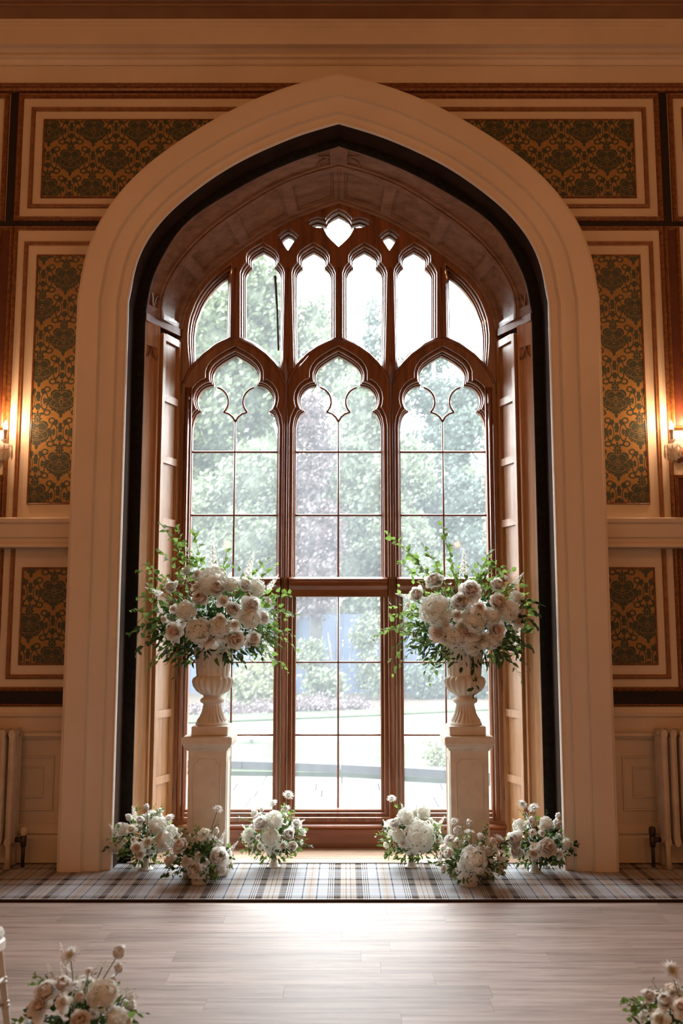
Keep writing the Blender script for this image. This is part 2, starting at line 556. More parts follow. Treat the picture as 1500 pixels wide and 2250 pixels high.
def unloop(p):
    "cut off the small loops that an offset leaves at cusps"
    again = True
    while again and len(p) > 4:
        again = False
        n = len(p)
        for i in range(n):
            a, b = p[i], p[(i + 1) % n]
            for k in range(2, min(16, n - 2)):
                c, d = p[(i + k) % n], p[(i + k + 1) % n]
                den = (b[0] - a[0]) * (d[1] - c[1]) - (b[1] - a[1]) * (d[0] - c[0])
                if abs(den) < 1e-12:
                    continue
                t = ((c[0] - a[0]) * (d[1] - c[1]) - (c[1] - a[1]) * (d[0] - c[0])) / den
                s = ((c[0] - a[0]) * (b[1] - a[1]) - (c[1] - a[1]) * (b[0] - a[0])) / den
                if 0 < t < 1 and 0 < s < 1:
                    q = (a[0] + t * (b[0] - a[0]), a[1] + t * (b[1] - a[1]))
                    idx = [(i + 1 + j) % n for j in range(k)]
                    keep = [p[j] for j in range(n) if j not in idx[1:]]
                    pos = keep.index(p[idx[0]])
                    keep[pos] = q
                    p = keep
                    again = True
                    break
            if again:
                break
    n = len(p)
    sg = 1 if sum(p[i][0] * p[(i + 1) % n][1] - p[(i + 1) % n][0] * p[i][1] for i in range(n)) > 0 else -1
    again = True
    while again and len(p) > 4:
        again = False
        n = len(p)
        for i in range(n):
            a, b, c = Vector(p[i - 1]), Vector(p[i]), Vector(p[(i + 1) % n])
            e1, e2 = a - b, c - b
            if e1.length > 1e-9 and e2.length > 1e-9 and e1.angle(e2) < math.radians(28) and (b - a).cross(c - b) * sg < 0:
                p = p[:i] + p[i + 1:]
                again = True
                break
    return p

def plate_mesh(name, outer, holes, y0, y1, bevel, mat):
    "flat board in the XZ plane between depths y0 and y1 with shaped openings and a moulded arris"
    cu = bpy.data.curves.new(name, 'CURVE')
    cu.dimensions = '2D'
    cu.fill_mode = 'BOTH'
    for poly in [outer] + [offset_poly(h, bevel) for h in holes]:
        sp = cu.splines.new('POLY')
        sp.points.add(len(poly) - 1)
        for p, q in zip(sp.points, poly):
            p.co = (q[0], q[1], 0, 1)
        sp.use_cyclic_u = True
    cu.extrude = max(0.0005, (y1 - y0) / 2 - bevel)
    cu.bevel_depth = bevel
    cu.bevel_resolution = 1
    o = bpy.data.objects.new(name, cu)
    C.objects.link(o)
    dg = bpy.context.evaluated_depsgraph_get()
    me = bpy.data.meshes.new_from_object(o.evaluated_get(dg))
    bpy.data.objects.remove(o)
    bpy.data.curves.remove(cu)
    me.transform(Matrix.Translation((0, (y0 + y1) / 2, 0)) @ Matrix.Rotation(math.pi / 2, 4, 'X'))
    me.materials.clear()
    me.materials.append(MATS[mat])
    me.name = name
    me.set_sharp_from_angle(angle=math.radians(40))
    return me

def plate(name, outer, holes, y0, y1, bevel, mat, parent=None):
    return link(bpy.data.objects.new(name, plate_mesh(name, outer, holes, y0, y1, bevel, mat)), parent)

def prism(poly, y0, y1):
    mb = MB()
    mb.rings([[(x, y0, z) for x, z in poly], [(x, y1, z) for x, z in poly]])
    return mb

def ring_frame(mb, x0, x1, z0, z1, w, y_wall, proud, steps=((0, 0.0), (0.12, 0.7), (0.3, 1.0), (0.55, 0.75), (0.8, 0.85), (1, 0.0))):
    "rectangular moulding, mitred, on a wall that faces -Y"
    rings = []
    for s, p in steps:
        e = s * w
        y = y_wall - proud * p
        rings.append([(x0 + e, y, z0 + e), (x1 - e, y, z0 + e), (x1 - e, y, z1 - e), (x0 + e, y, z1 - e)])
    mb.rings(rings, True, False)

def cut(o, cutter):
    md = o.modifiers.new('cut', 'BOOLEAN')
    md.operation = 'DIFFERENCE'
    md.solver = 'EXACT'
    md.object = cutter
    dg = bpy.context.evaluated_depsgraph_get()
    dg.update()
    me = bpy.data.meshes.new_from_object(o.evaluated_get(dg))
    o.modifiers.clear()
    o.data = me
    return o

# ------------------------------------------------------------------ arch curves, traced on the left side and mirrored
ZS = 3.85
def smooth_resample(pts, n):
    P = [Vector(p) for p in pts]
    dense = []
    for i in range(len(P) - 1):
        p0, p1, p2, p3 = P[max(i - 1, 0)], P[i], P[i + 1], P[min(i + 2, len(P) - 1)]
        for k in range(12):
            s = k / 12
            dense.append(0.5 * ((2 * p1) + (p2 - p0) * s + (2 * p0 - 5 * p1 + 4 * p2 - p3) * s * s + (3 * p1 - p0 - 3 * p2 + p3) * s ** 3))
    dense.append(P[-1])
    L = [0]
    for a, b in zip(dense, dense[1:]):
        L.append(L[-1] + (b - a).length)
    out, j = [], 0
    for k in range(n + 1):
        d = L[-1] * k / n
        while j < len(L) - 2 and L[j + 1] < d:
            j += 1
        s = (d - L[j]) / max(1e-9, L[j + 1] - L[j])
        out.append(dense[j].lerp(dense[j + 1], s))
    return out

class Half:
    "half an arch: u 0..1 up the jamb, 1..2 round to the apex; X >= 0"
    N = 48
    def __init__(self, jamb_x, px_pts, Y):
        pts = [Vector((jamb_x, ZS))]
        for x, y in px_pts:
            p = at(x, y, Y)
            if p.z > ZS + 0.04:
                pts.append(Vector((-p.x, p.z)))
        pts[-1].x = 0.0
        self.X, self.Y = jamb_x, Y
        sm = pts
        self.a = smooth_resample(sm, self.N)
        for _ in range(6):
            self.a = [self.a[0]] + [(self.a[i - 1] + self.a[i] * 2 + self.a[i + 1]) / 4 for i in range(1, self.N)] + [self.a[-1]]

    def __call__(self, u):
        if u <= 1:
            return Vector((self.X, self.Y, ZS * u))
        s = min(1.0, u - 1) * self.N
        i = min(int(s), self.N - 1)
        q = self.a[i].lerp(self.a[i + 1], s - i)
        return Vector((q.x, self.Y, q.y))

    def poly(self, grow=0.0, z0=0.0):
        "closed outline of the whole opening"
        r = [(self.X, z0)] + [(p.x, p.y) for p in self.a]
        l = [(-x, z) for x, z in r[:-1]][::-1]
        p = r + l
        return offset_poly(p, grow) if grow else p

cA = Half(1.826, [(171, 630), (179, 575), (191, 537), (209, 492), (250, 430), (300, 375), (350, 334), (400, 299), (450, 268), (500, 240), (550, 216), (625, 187), (700, 166), (742, 157)], 0.0)
cD = Half(1.470, [(284, 640), (287, 610), (293, 580), (310, 537), (333, 500), (367, 460), (417, 417), (483, 370), (550, 333), (650, 290), (743, 262)], 0.0)
cE = Half(1.408, [(323, 657), (328, 623), (340, 590), (357, 557), (383, 513), (410, 483), (450, 453), (517, 413), (583, 377), (667, 342), (743, 318)], 0.30)
gx = -(at(345, 1240, 0.44).x + at(330, 1640, 0.44).x) / 2
cG = Half(gx, [(352, 670), (357, 650), (373, 613), (400, 573), (437, 533), (483, 493), (550, 447), (617, 407), (683, 382), (742, 366)], 0.44)
cF = Half(1.212, [(403, 700), (410, 674), (430, 637), (457, 603), (517, 557), (583, 513), (650, 477), (743, 443)], 0.70)

class Blend:
    def __init__(self, a, b, s, dy=None):
        self.a, self.b, self.s, self.dy = a, b, s, dy
    def __call__(self, u):
        p = self.a(u).lerp(self.b(u), self.s)
        if self.dy is not None:
            p.y = self.dy
        return p

def surf(c0, c1, u, v, s):
    p = c0(u).lerp(c1(u), v)
    return Vector((p.x * s, p.y, p.z))

def surf_n(c0, c1, u, v, s):
    h = 0.004
    u0, u1 = (u - h, u) if u > 1.99 else (u, u + h)
    du = surf(c0, c1, u1, v, s) - surf(c0, c1, u0, v, s)
    dv = surf(c0, c1, u, 1, s) - surf(c0, c1, u, 0, s)
    n = du.cross(dv).normalized()
    ref = Vector((0, 0, 2.6)) - Vector((surf(c0, c1, u, v, s).x, 0, max(2.6, surf(c0, c1, u, v, s).z)))
    if n.dot(ref) < 0:
        n = -n
    return n

def patch(mb, c0, c1, u0, u1, v0, v1, w0, w1, s, step=0.042, bev=0.0):
    "a board on the surface between two arch curves, from height w0 to w1 above it"
    nu = max(1, math.ceil((min(u1, 2) - max(u0, 1)) / step)) if u1 > 1 else 1
    us = [u0 + (u1 - u0) * i / nu for i in range(nu + 1)]
    if u0 < 1 < u1:
        us = [u0] + [1 + (u1 - 1) * i / nu for i in range(nu + 1)]
    rings = []
    for k, u in enumerate(us):
        e = bev if 0 < bev else 0
        prof = [(v0, w0), (v0, w1 - e), (v0 + e * 2, w1), (v1 - e * 2, w1), (v1, w1 - e), (v1, w0)] if e else [(v0, w0), (v0, w1), (v1, w1), (v1, w0)]
        rings.append([surf(c0, c1, u, v, s) + surf_n(c0, c1, u, v, s) * w for v, w in prof])
    mb.rings(rings)

def sweep(mb, fn, us, closed=False):
    mb.rings([fn(u) for u in us], closed, False)

US = [0.0, 1.0] + [1 + i / 40 for i in range(1, 41)]

# ------------------------------------------------------------------ the room shell
RX, RY, RZ = 5.6, -10.5, 6.36
WALL = 0.27

floor = sroot('floor')
mb = MB(); mb.box((-RX, RY, -0.06), (RX, 0.30, -0.012))
mb.build('subfloor', 'floor_plank', floor)
rng = random.Random(4)
plank_meshes = {}
row = 0
y = -0.60
while y > -5.2:
    x = -3.0 - rng.random() * 1.1
    while x < 3.0:
        L = rng.choice((0.9, 1.2, 1.2, 1.5))
        if L not in plank_meshes:
            mb = MB(); mb.box((-L / 2 + 0.0004, -0.0746, -0.011), (L / 2 - 0.0004, 0.0746, 0.0))
            plank_meshes[L] = mb.mesh('plank', 'floor_plank')
        o = bpy.data.objects.new('plank', plank_meshes[L])
        link(o, floor)
        o.location = (x + L / 2, y - 0.075, 0)
        x += L
    y -= 0.15
    row += 1

for nm, a, b in (('wall_left', (-RX - 0.15, RY, -0.06), (-RX, 0.27, RZ)), ('wall_right', (RX, RY, -0.06), (RX + 0.15, 0.27, RZ)), ('wall_front', (-RX, RY - 0.15, -0.06), (RX, RY, RZ))):
    mb = MB(); mb.box(a, b); struct(nm, mb, 'cream_paint')
mb = MB(); mb.box((-RX - 0.15, RY - 0.15, RZ), (RX + 0.15, 1.3, RZ + 0.15)); struct('ceiling', mb, 'ceiling_paint')

# wall with the window: an inner skin behind the panelling and an outer stone skin, both pierced by the arch
wall = sroot('wall_back')
outl = [(-RX, -0.06), (RX, -0.06), (RX, RZ), (-RX, RZ)]
mid = [((a[0] + b[0]) / 2, (a[1] + b[1]) / 2) for a, b in zip(cA.poly(0, -0.3), cD.poly(0, -0.3))]
def notch(hole):
    "a wall outline that runs round an opening reaching the floor"
    r = [(x, max(z, -0.06)) for x, z in hole]
    return [(-RX, -0.06), (-RX, RZ), (RX, RZ), (RX, -0.06)] + r
plate('plaster', notch(mid), [], WALL, WALL + 0.05, 0.0, 'cream_paint', wall)
plate('outer_masonry', notch(cF.poly(0.16, -0.3)), [], 0.86, 1.24, 0.0, 'outer_stone', wall)
mb = MB(); mb.box((-RX, 1.239, -1.2), (RX, 1.24, -0.06)); mb.box((-RX, 0.86, -1.2), (RX, 1.24, 0.0)); mb.build('plinth_masonry', 'outer_stone', wall)

cutter = prism(mid, -0.4, 0.6).build('cutter', 'black_band')

def wall_piece(name, mb, mat, smooth=False, cutit=True):
    o = mb.build(name, mat, wall, smooth)
    if cutit:
        cut(o, cutter)
    return o

for s in (-1, 1):
    def R(mb, x0, x1, z0, z1, w, proud):
        a, b = sorted((s * x0, s * x1))
        ring_frame(mb, a, b, z0, z1, w, WALL, proud)
    def B(x0, x1, z0, z1, proud, y1=WALL + 0.004):
        mb = MB()
        a, b = sorted((s * x0, s * x1))
        mb.box((a, WALL - proud, z0), (b, y1, z1))
        return mb
    def solid_ring(x0, x1, z0, z1, w, proud):
        mb = MB()
        a, b = sorted((s * x0, s * x1))
        ring_frame(mb, a, b, z0, z1, w, WALL + 0.003, proud + 0.003)
        n = len(mb.v)
        # close the back so that the moulding is a solid
        mb.f += [(n - 4 + j, n - 4 + (j + 1) % 4, (j + 1) % 4, j) for j in range(4)]
        return mb
    # upper panel over the shoulder of the arch
    wall_piece('gilded_frame', solid_ring(0.10, 2.385, 4.528, 5.535, 0.045, 0.022), 'gilded_moulding')
    wall_piece('panel_moulding', solid_ring(0.20, 2.285, 4.632, 5.424, 0.036, 0.020), 'bronze_line')
    wall_piece('damask_panel', B(0.30, 2.180, 4.722, 5.318, 0.006), 'damask_paper')
    wall_piece('damask_edge', solid_ring(0.28, 2.192, 4.710, 5.330, 0.018, 0.012), 'gilded_moulding')
    # tall panel beside the arch and the low panel under the dado shelf
    wall_piece('gilded_frame', solid_ring(1.2, 2.375, 1.140, 4.496, 0.034, 0.022), 'gilded_moulding')
    wall_piece('panel_moulding', solid_ring(1.3, 2.295, 1.225, 4.380, 0.034, 0.020), 'bronze_line')
    wall_piece('damask_panel', B(1.4, 2.188, 2.452, 4.267, 0.006), 'damask_paper')
    wall_piece('damask_edge', solid_ring(1.38, 2.200, 2.440, 4.280, 0.018, 0.012), 'gilded_moulding')
    wall_piece('damask_panel', B(1.4, 2.200, 1.332, 1.986, 0.006), 'damask_paper')
    wall_piece('damask_edge', solid_ring(1.38, 2.212, 1.320, 1.998, 0.018, 0.012), 'gilded_moulding')
    # black lines between the panels
    wall_piece('black_line', B(0.1, 5.5, 4.494, 4.530, 0.004), 'black_band')
    wall_piece('black_line', B(0.1, 5.5, 5.535, 5.585, 0.006), 'black_band')
    B(2.385, 2.440, 4.530, 5.535, 0.005).build('black_line', 'black_band', wall)
    # narrow oxblood strips framed in gilding, over and under the sconce
    for z0, z1 in ((2.975, 4.494), (1.17, 2.655)):
        B(2.40, 2.46, z0 + 0.03, z1 - 0.03, 0.005).build('strip_panel', 'oxblood_band', wall)
        solid_ring(2.368, 2.492, z0, z1, 0.034, 0.026).build('gilded_frame', 'gilded_moulding', wall)
    # the next bay, at the edge of the frame
    solid_ring(2.445, 4.6, 4.528, 5.535, 0.045, 0.022).build('gilded_frame', 'gilded_moulding', wall)
    solid_ring(2.545, 4.5, 4.632, 5.424, 0.036, 0.020).build('panel_moulding', 'bronze_line', wall)
    solid_ring(2.60, 4.6, 1.225, 4.380, 0.034, 0.020).build('panel_moulding', 'bronze_line', wall)
    # dado shelf
    mb = MB()
    prof = [(WALL + 0.01, 2.335), (0.150, 2.335), (0.140, 2.325), (0.145, 2.300), (0.165, 2.290), (0.170, 2.200), (0.185, 2.190), (0.185, 2.165), (0.165, 2.155), (0.165, 2.130), (WALL + 0.01, 2.125)]
    a, b = sorted((s * 1.70, s * RX))
    mb.extrude_x(prof, a, b)
    wall_piece('dado_shelf', mb, 'cream_paint')
    # black band with gilded edges
    wall_piece('black_line', B(1.6, RX, 1.060, 1.150, 0.010), 'black_band')
    for z in (1.150, 1.040):
        mb = MB()
        mb.extrude_x([(WALL + 0.005, z), (WALL - 0.018, z + 0.003), (WALL - 0.024, z + 0.010), (WALL - 0.016, z + 0.018), (WALL + 0.005, z + 0.02)], a, b)
        wall_piece('gilded_frame', mb, 'gilded_moulding')
    # wainscot: cap, rail, sunk-panel rings
    mb = MB()
    mb.extrude_x([(WALL + 0.005, 0.975), (WALL - 0.014, 0.975), (WALL - 0.018, 1.0), (WALL - 0.010, 1.04), (WALL + 0.005, 1.04)], a, b)
    wall_piece('wainscot_cap', mb, 'cream_paint')
    mb = MB()
    mb.extrude_x([(WALL + 0.005, 0.815), (WALL - 0.010, 0.820), (WALL - 0.028, 0.845), (WALL - 0.022, 0.862), (WALL - 0.030, 0.872), (WALL + 0.005, 0.876)], a, b)
    wall_piece('wainscot_rail', mb, 'cream_paint')
    for k in range(3):
        x0 = 1.93 + k * 0.95
        solid_ring(x0, x0 + 0.82, 0.345, 0.715, 0.022, 0.010).build('wainscot_moulding', 'cream_paint', wall)
        solid_ring(x0 + 0.07, x0 + 0.75, 0.430, 0.640, 0.016, 0.010).build('wainscot_moulding', 'cream_paint', wall)
    mb = MB()
    mb.extrude_x([(WALL + 0.005, 0.0), (WALL - 0.035, 0.0), (WALL - 0.035, 0.175), (WALL - 0.022, 0.190), (WALL - 0.034, 0.205), (WALL - 0.030, 0.228), (WALL - 0.012, 0.246), (WALL - 0.012, 0.262), (WALL + 0.005, 0.268)], a, b)
    o = mb.build('baseboard_left' if s < 0 else 'baseboard_right', 'cream_paint')
    cut(o, cutter)
    tag(o, kind='structure')

# cornice and frieze over the arch: each course its own length of moulding
def zt(y, Y):
    return at(742, y, Y).z
cor = sroot('trim_1')
def course(name, pts, mat, back=WALL + 0.02):
    prof = [(Y, zt(y, Y)) for y, Y in pts]
    prof = [(back, prof[0][1])] + prof + [(back, prof[-1][1])]
    mb = MB(); mb.extrude_x(prof, -RX, RX)
    mb.build(name, mat, cor)
course('frieze_bead', [(203, 0.262), (199, 0.245), (194, 0.240), (190, 0.250), (186, 0.242), (182, 0.250)], 'gilded_moulding')
course('frieze', [(182, 0.258), (143, 0.258)], 'cream_paint')
course('cove', [(143, 0.245), (139, 0.232), (131, 0.215), (127, 0.205)], 'cream_paint')
course('bead', [(127, 0.196), (124, 0.186), (120, 0.186), (118, 0.196)], 'cream_paint')
course('soffit_course', [(118, 0.196), (97, 0.115)], 'cream_paint')
course('fascia', [(97, 0.10), (60, 0.095), (59, 0.090), (48, 0.090), (47, 0.080), (40, 0.076)], 'cream_paint')
course('dark_crown_course', [(40, 0.070), (15, -0.03), (13, -0.045), (6, -0.055), (4, -0.075), (-12, -0.13)], 'crown_brown')  # a darker brown than the cream courses below

# ------------------------------------------------------------------ the painted stone arch
arch = sroot('trim_2')
prof = [(0.0, WALL), (0.0, 0.040), (0.012, 0.022), (0.030, 0.022), (0.040, 0.010), (0.062, 0.010), (0.075, 0.0), (0.45, 0.0), (0.462, 0.008), (0.478, 0.004), (0.495, 0.022), (0.52, 0.026),
        (0.775, 0.026), (0.787, 0.034), (0.803, 0.030), (0.820, 0.048), (0.845, 0.052), (0.945, 0.055), (0.958, 0.047), (0.978, 0.047), (0.992, 0.056), (1.0, 0.060), (1.0, 0.068)]
for s in (-1, 1):
    mb = MB()
    def arch_row(u):
        out = []
        for f, Y in prof:
            p = cA(u).lerp(cD(u), f)
            out.append(Vector((s * p.x, Y, p.z)))
        return out
    sweep(mb, arch_row, US)
    o = mb.build('arch_moulding', 'arch_paint', arch, 'auto')
    # the jamb ends
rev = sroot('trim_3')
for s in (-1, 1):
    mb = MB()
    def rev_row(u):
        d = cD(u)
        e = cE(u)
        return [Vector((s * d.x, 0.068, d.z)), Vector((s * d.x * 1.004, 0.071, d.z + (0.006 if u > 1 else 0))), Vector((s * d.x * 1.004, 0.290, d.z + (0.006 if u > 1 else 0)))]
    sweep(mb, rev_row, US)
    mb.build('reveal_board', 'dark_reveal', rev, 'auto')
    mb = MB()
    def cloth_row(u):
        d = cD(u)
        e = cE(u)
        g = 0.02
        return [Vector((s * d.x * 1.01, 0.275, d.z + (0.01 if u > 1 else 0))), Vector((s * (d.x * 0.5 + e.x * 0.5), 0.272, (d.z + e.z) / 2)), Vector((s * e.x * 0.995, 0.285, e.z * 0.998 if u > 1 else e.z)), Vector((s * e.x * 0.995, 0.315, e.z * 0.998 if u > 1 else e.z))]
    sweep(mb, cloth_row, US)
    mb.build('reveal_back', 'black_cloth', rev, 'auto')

# ------------------------------------------------------------------ oak lining of the alcove
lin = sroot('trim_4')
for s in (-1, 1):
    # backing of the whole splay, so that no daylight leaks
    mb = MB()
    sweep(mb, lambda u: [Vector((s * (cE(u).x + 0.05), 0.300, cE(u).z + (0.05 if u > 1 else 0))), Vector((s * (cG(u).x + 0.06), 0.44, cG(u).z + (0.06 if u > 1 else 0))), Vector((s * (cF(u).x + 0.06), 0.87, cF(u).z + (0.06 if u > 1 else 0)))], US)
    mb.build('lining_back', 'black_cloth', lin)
    # front strip: pilaster on the jamb, sunk band on the soffit
    for nm, u0, u1 in (('pilaster_field', 0.0, 0.985), ('soffit_band_field', 1.0, 2.0)):
        mb = MB(); patch(mb, cE, cG, u0, u1, 0.0, 1.0, -0.045, -0.016, s); mb.build(nm, 'pilaster_oak' if u0 < 1 else 'soffit_oak', lin, 'auto')
    for u0, u1 in ((0.0, 0.985), (1.0, 2.0)):
        w = 'pilaster_oak' if u0 < 1 else 'soffit_oak'
        mb = MB(); patch(mb, cE, cG, u0, u1, 0.0, 0.13, -0.03, 0.004, s, bev=0.004); mb.build('stile', w, lin, 'auto')
        mb = MB(); patch(mb, cE, cG, u0, u1, 0.80, 0.90, -0.03, 0.004, s, bev=0.003); mb.build('stile', w, lin, 'auto')
        mb = MB(); patch(mb, cE, cG, u0, u1, 0.93, 1.0 if u0 < 1 else 1.06, -0.03, -0.012 if u0 < 1 else 0.012, s, bev=0.005); mb.build('stile', w, lin, 'auto')
    for u0, u1 in ((0.94, 0.985), (1.0, 1.035), (1.965, 2.0), (0.0, 0.03)):
        mb = MB(); patch(mb, cE, cG, u0, u1, 0.13, 0.80, -0.03, 0.003, s); mb.build('rail', 'pilaster_oak' if u0 < 1 else 'soffit_oak', lin, 'auto')
    # little gothic cusps closing the sunk strips
    for ub, dr in ((0.94, -1), (1.035, 1), (1.965, -1)):
        k = 0.020 if ub < 1 else 0.045
        for v_c, v_e in ((0.13, 0.465), (0.80, 0.465)):
            mb = MB()
            pts = []
            for j in range(9):
                a = j / 8
                v = v_c + (v_e - v_c) * (a ** 0.6)
                u = ub + dr * k * (1 - a) ** 1.0 * (1.0 + 0.5 * math.sin(a * math.pi))
                pts.append(surf(cE, cG, u, v, s) + surf_n(cE, cG, u, v, s) * -0.004)
            mb.tube(pts, [0.007] * 9, 5)
            mb.build('cusp', 'dark_oak' if ub < 1 else 'soffit_oak', lin, True)
    # spring-line ledge
    mb = MB(); patch(mb, cE, cF, 0.985, 1.0, 0.0, 0.96, -0.03, 0.016, s); mb.build('ledge', 'dark_oak', lin)
    # jamb side between pilaster and shutter
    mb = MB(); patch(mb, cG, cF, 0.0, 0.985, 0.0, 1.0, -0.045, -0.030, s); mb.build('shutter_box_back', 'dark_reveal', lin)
    # soffit: four sunk panels a side between ribs, rails along both edges
    ribs = [1.0, 1.27, 1.52, 1.775, 2.0]
    for i in range(4):
        mb = MB(); patch(mb, cG, cF, ribs[i], ribs[i + 1], 0.03, 0.92, -0.045, -0.020, s); mb.build('soffit_panel', 'soffit_oak', lin, 'auto')
        a, b = ribs[i] + 0.024, ribs[i + 1] - 0.024
        for va, vb in ((0.11, 0.155), (0.80, 0.845)):
            mb = MB(); patch(mb, cG, cF, a, b, va, vb, -0.024, -0.008, s); mb.build('panel_bead', 'soffit_oak', lin, 'auto')
        for ua, ub in ((a, a + 0.008), (b - 0.008, b)):
            mb = MB(); patch(mb, cG, cF, ua, ub, 0.11, 0.845, -0.024, -0.008, s); mb.build('panel_bead', 'soffit_oak', lin, 'auto')
    for u in ribs:
        ua, ub = max(1.0, u - 0.024), min(2.0, u + 0.024)
        mb = MB(); patch(mb, cG, cF, ua, ub, 0.03, 0.92, -0.03, 0.006, s); mb.build('rib', 'soffit_oak', lin, 'auto')
    for va, vb, w in ((0.0, 0.11, 0.006), (0.845, 0.93, 0.006), (0.93, 1.0, 0.024)):
        mb = MB(); patch(mb, cG, cF, 1.0, 2.0, va, vb, -0.03, w, s, bev=0.004); mb.build('soffit_rail', 'soffit_oak', lin, 'auto')
mb = MB(); mb.box((-0.022, 0.30, cE(2).z - 0.012), (0.022, 0.44, cE(2).z + 0.02)); mb.build('ridge_block', 'soffit_oak', lin)
mb = MB()
for z in (0,):
    p0, p1 = cG(2), cF(2)
    mb.tube([p0 + Vector((0, 0, -0.002)), p1 + Vector((0, 0, 0.0))], 0.014, 6)
mb.build('ridge_bead', 'soffit_oak', lin, True)

# alcove floor boards
alc = sroot('trim_5')
mb = MB(); mb.box((-1.45, 0.235, -0.05), (1.45, 0.90, -0.002)); mb.build('underboard', 'dark_reveal', alc)
for i in range(4):
    mb = MB(); mb.box((-1.42 + 0.03 * (i % 2), 0.245 + i * 0.122, -0.01), (1.42 - 0.03 * (i % 2), 0.245 + (i + 1) * 0.122 - 0.0015, 0.012), 0.002)
    mb.build('board', 'alcove_boards', alc)

# shutters folded back in the splay
def shutter(s, label):
    root = empty('window_shutter', (s * (cG.X * 0.5 + cF.X * 0.5), 0.57, 0.02), label, 'shutter', 'folding window shutters')
    ua, ub = 0.006, 0.972
    v0, v1 = 0.0, 0.97
    n = 8
    def P(u0, u1, va, vb, w0, w1, name, bev=0.0):
        mb = MB(); patch(mb, cG, cF, u0, u1, va, vb, w0, w1, s, bev=bev); mb.build(name, 'shutter_oak', root)
    P(ua, ub, v0, v0 + 0.14, -0.020, 0.018, 'stile', 0.003)
    P(ua, ub, v1 - 0.14, v1, -0.020, 0.018, 'stile', 0.003)
    hh = (ub - ua - 0.012) / n
    for i in range(n + 1):
        u = ua + i * hh
        P(u, u + 0.014, v0 + 0.14, v1 - 0.14, -0.020, 0.017, 'rail')
    for i in range(n):
        P(ua + i * hh + 0.010, ua + (i + 1) * hh + 0.004, v0 + 0.13, v1 - 0.13, -0.014, -0.002, 'panel')
        for va, vb in ((v0 + 0.14, v0 + 0.165), (v1 - 0.165, v1 - 0.14)):
            P(ua + i * hh + 0.014, ua + (i + 1) * hh, va, vb, -0.004, 0.008, 'panel_bead')
    for u in (0.10, 0.30, 0.67, 0.88):
        mb = MB()
        p = surf(cG, cF, u, 0.985, s) + surf_n(cG, cF, u, 0.9, s) * 0.014
        mb.tube([p + Vector((0, 0, -0.045)), p + Vector((0, 0, 0.045))], 0.007, 6)
        mb.build('hinge', 'dark_iron', root, True)
shutter(-1, 'tall panelled oak shutter folded back behind the left flower urn')
shutter(1, 'tall panelled oak shutter folded back behind the right flower urn')

bpy.data.objects.remove(cutter)

# ------------------------------------------------------------------ the traceried window
YG = 0.80
win = sroot('window_1')
def w2(x, y):
    p = at(x, y, YG)
    return (p.x, p.z)
K = at(744.5, 990, YG).x - at(743.5, 990, YG).x         # metres per pixel about the middle of the window
LIGHT_X = [-0.798, -0.004, 0.797]
HALF = 0.322
zz = lambda y: at(743, y, YG).z
def arc(cx, cz, r, a0, a1, n):
    return [(cx + r * math.cos(math.radians(a0 + (a1 - a0) * i / n)), cz + r * math.sin(math.radians(a0 + (a1 - a0) * i / n))) for i in range(n + 1)]
Z_TR_T, Z_TR_B, Z_BOT = zz(1270), zz(1302), zz(1775)
CIR = (-0.172, zz(882), 0.116)                           # side foil: centre offset, height, radius
def head_left():
    "left outline of a light from the transom up to the apex, as offsets from its centre line"
    p = [(-HALF, Z_TR_T), (-HALF, zz(942))]
    p += [(-0.312, zz(925)), (-0.292, zz(912)), (-0.256, zz(905))]
    a1 = math.degrees(math.atan2(zz(905) - CIR[1], -0.256 - CIR[0])) % 360
    a2 = math.degrees(math.atan2(zz(853) - CIR[1], -0.143 - CIR[0])) % 360
    p += arc(CIR[0], CIR[1], CIR[2], a1, a2, 10)[1:]
    p += [(-0.163, zz(845)), (-0.171, zz(836)), (-0.171, zz(826)), (-0.160, zz(817)), (-0.140, zz(809)), (-0.095, zz(799)), (-0.042, zz(790)), (0.0, zz(784))]
    return p
HL = head_left()
def light_hole(cx):
    return [(cx + x, z) for x, z in HL] + [(cx - x, z) for x, z in HL[-2::-1]]
holes = [light_hole(c) for c in LIGHT_X]
low_half = [0.318, 0.316, 0.318]
for c, h in zip(LIGHT_X, low_half):
    holes.append([(c - h, Z_BOT), (c - h, Z_TR_B), (c + h, Z_TR_B), (c + h, Z_BOT)])
# upper lights
U1 = [(500, 613), (487, 622), (476, 632), (463, 647), (452, 663), (444, 678), (438, 694), (433, 708), (430, 723), (428, 742), (428, 762), (428, 800), (440, 783), (452, 771), (464, 761), (476, 753), (498, 743)]
def foil(cx, l, r, inner_low, outer_low, inner_left):
    "small trefoil-headed light; the hood of the light below cuts its foot slantwise"
    h = (r - l) / 2
    top = [(r, 612), (cx + h * 0.93, 604), (cx + h * 0.80, 597), (cx + h * 0.62, 591), (cx + h * 0.66, 583), (cx + h * 0.66, 576), (cx + h * 0.55, 569), (cx + h * 0.30, 562), (cx, 556),
           (cx - h * 0.30, 562), (cx - h * 0.55, 569), (cx - h * 0.66, 576), (cx - h * 0.66, 583), (cx - h * 0.62, 591), (cx - h * 0.80, 597), (cx - h * 0.93, 604), (l, 612)]
    ll, rr = ((l, 744), (r, 806)) if inner_left else ((l, 806), (r, 744))
    if inner_left:
        foot = [(l, 744), (l + (r - l) * 0.30, 754), (l + (r - l) * 0.62, 772), (l + (r - l) * 0.85, 791), (r, 808)]
    else:
        foot = [(l, 808), (l + (r - l) * 0.15, 791), (l + (r - l) * 0.38, 772), (l + (r - l) * 0.70, 754), (r, 744)]
    return [(x, y) for x, y in top] + foot
UP = [U1, foil(579, 541, 616, 0, 0, True), foil(689, 653, 726, 0, 0, False), foil(800.5, 763, 838, 0, 0, True), foil(909, 874, 946, 0, 0, False), [(1487 - x, y) for x, y in U1]]
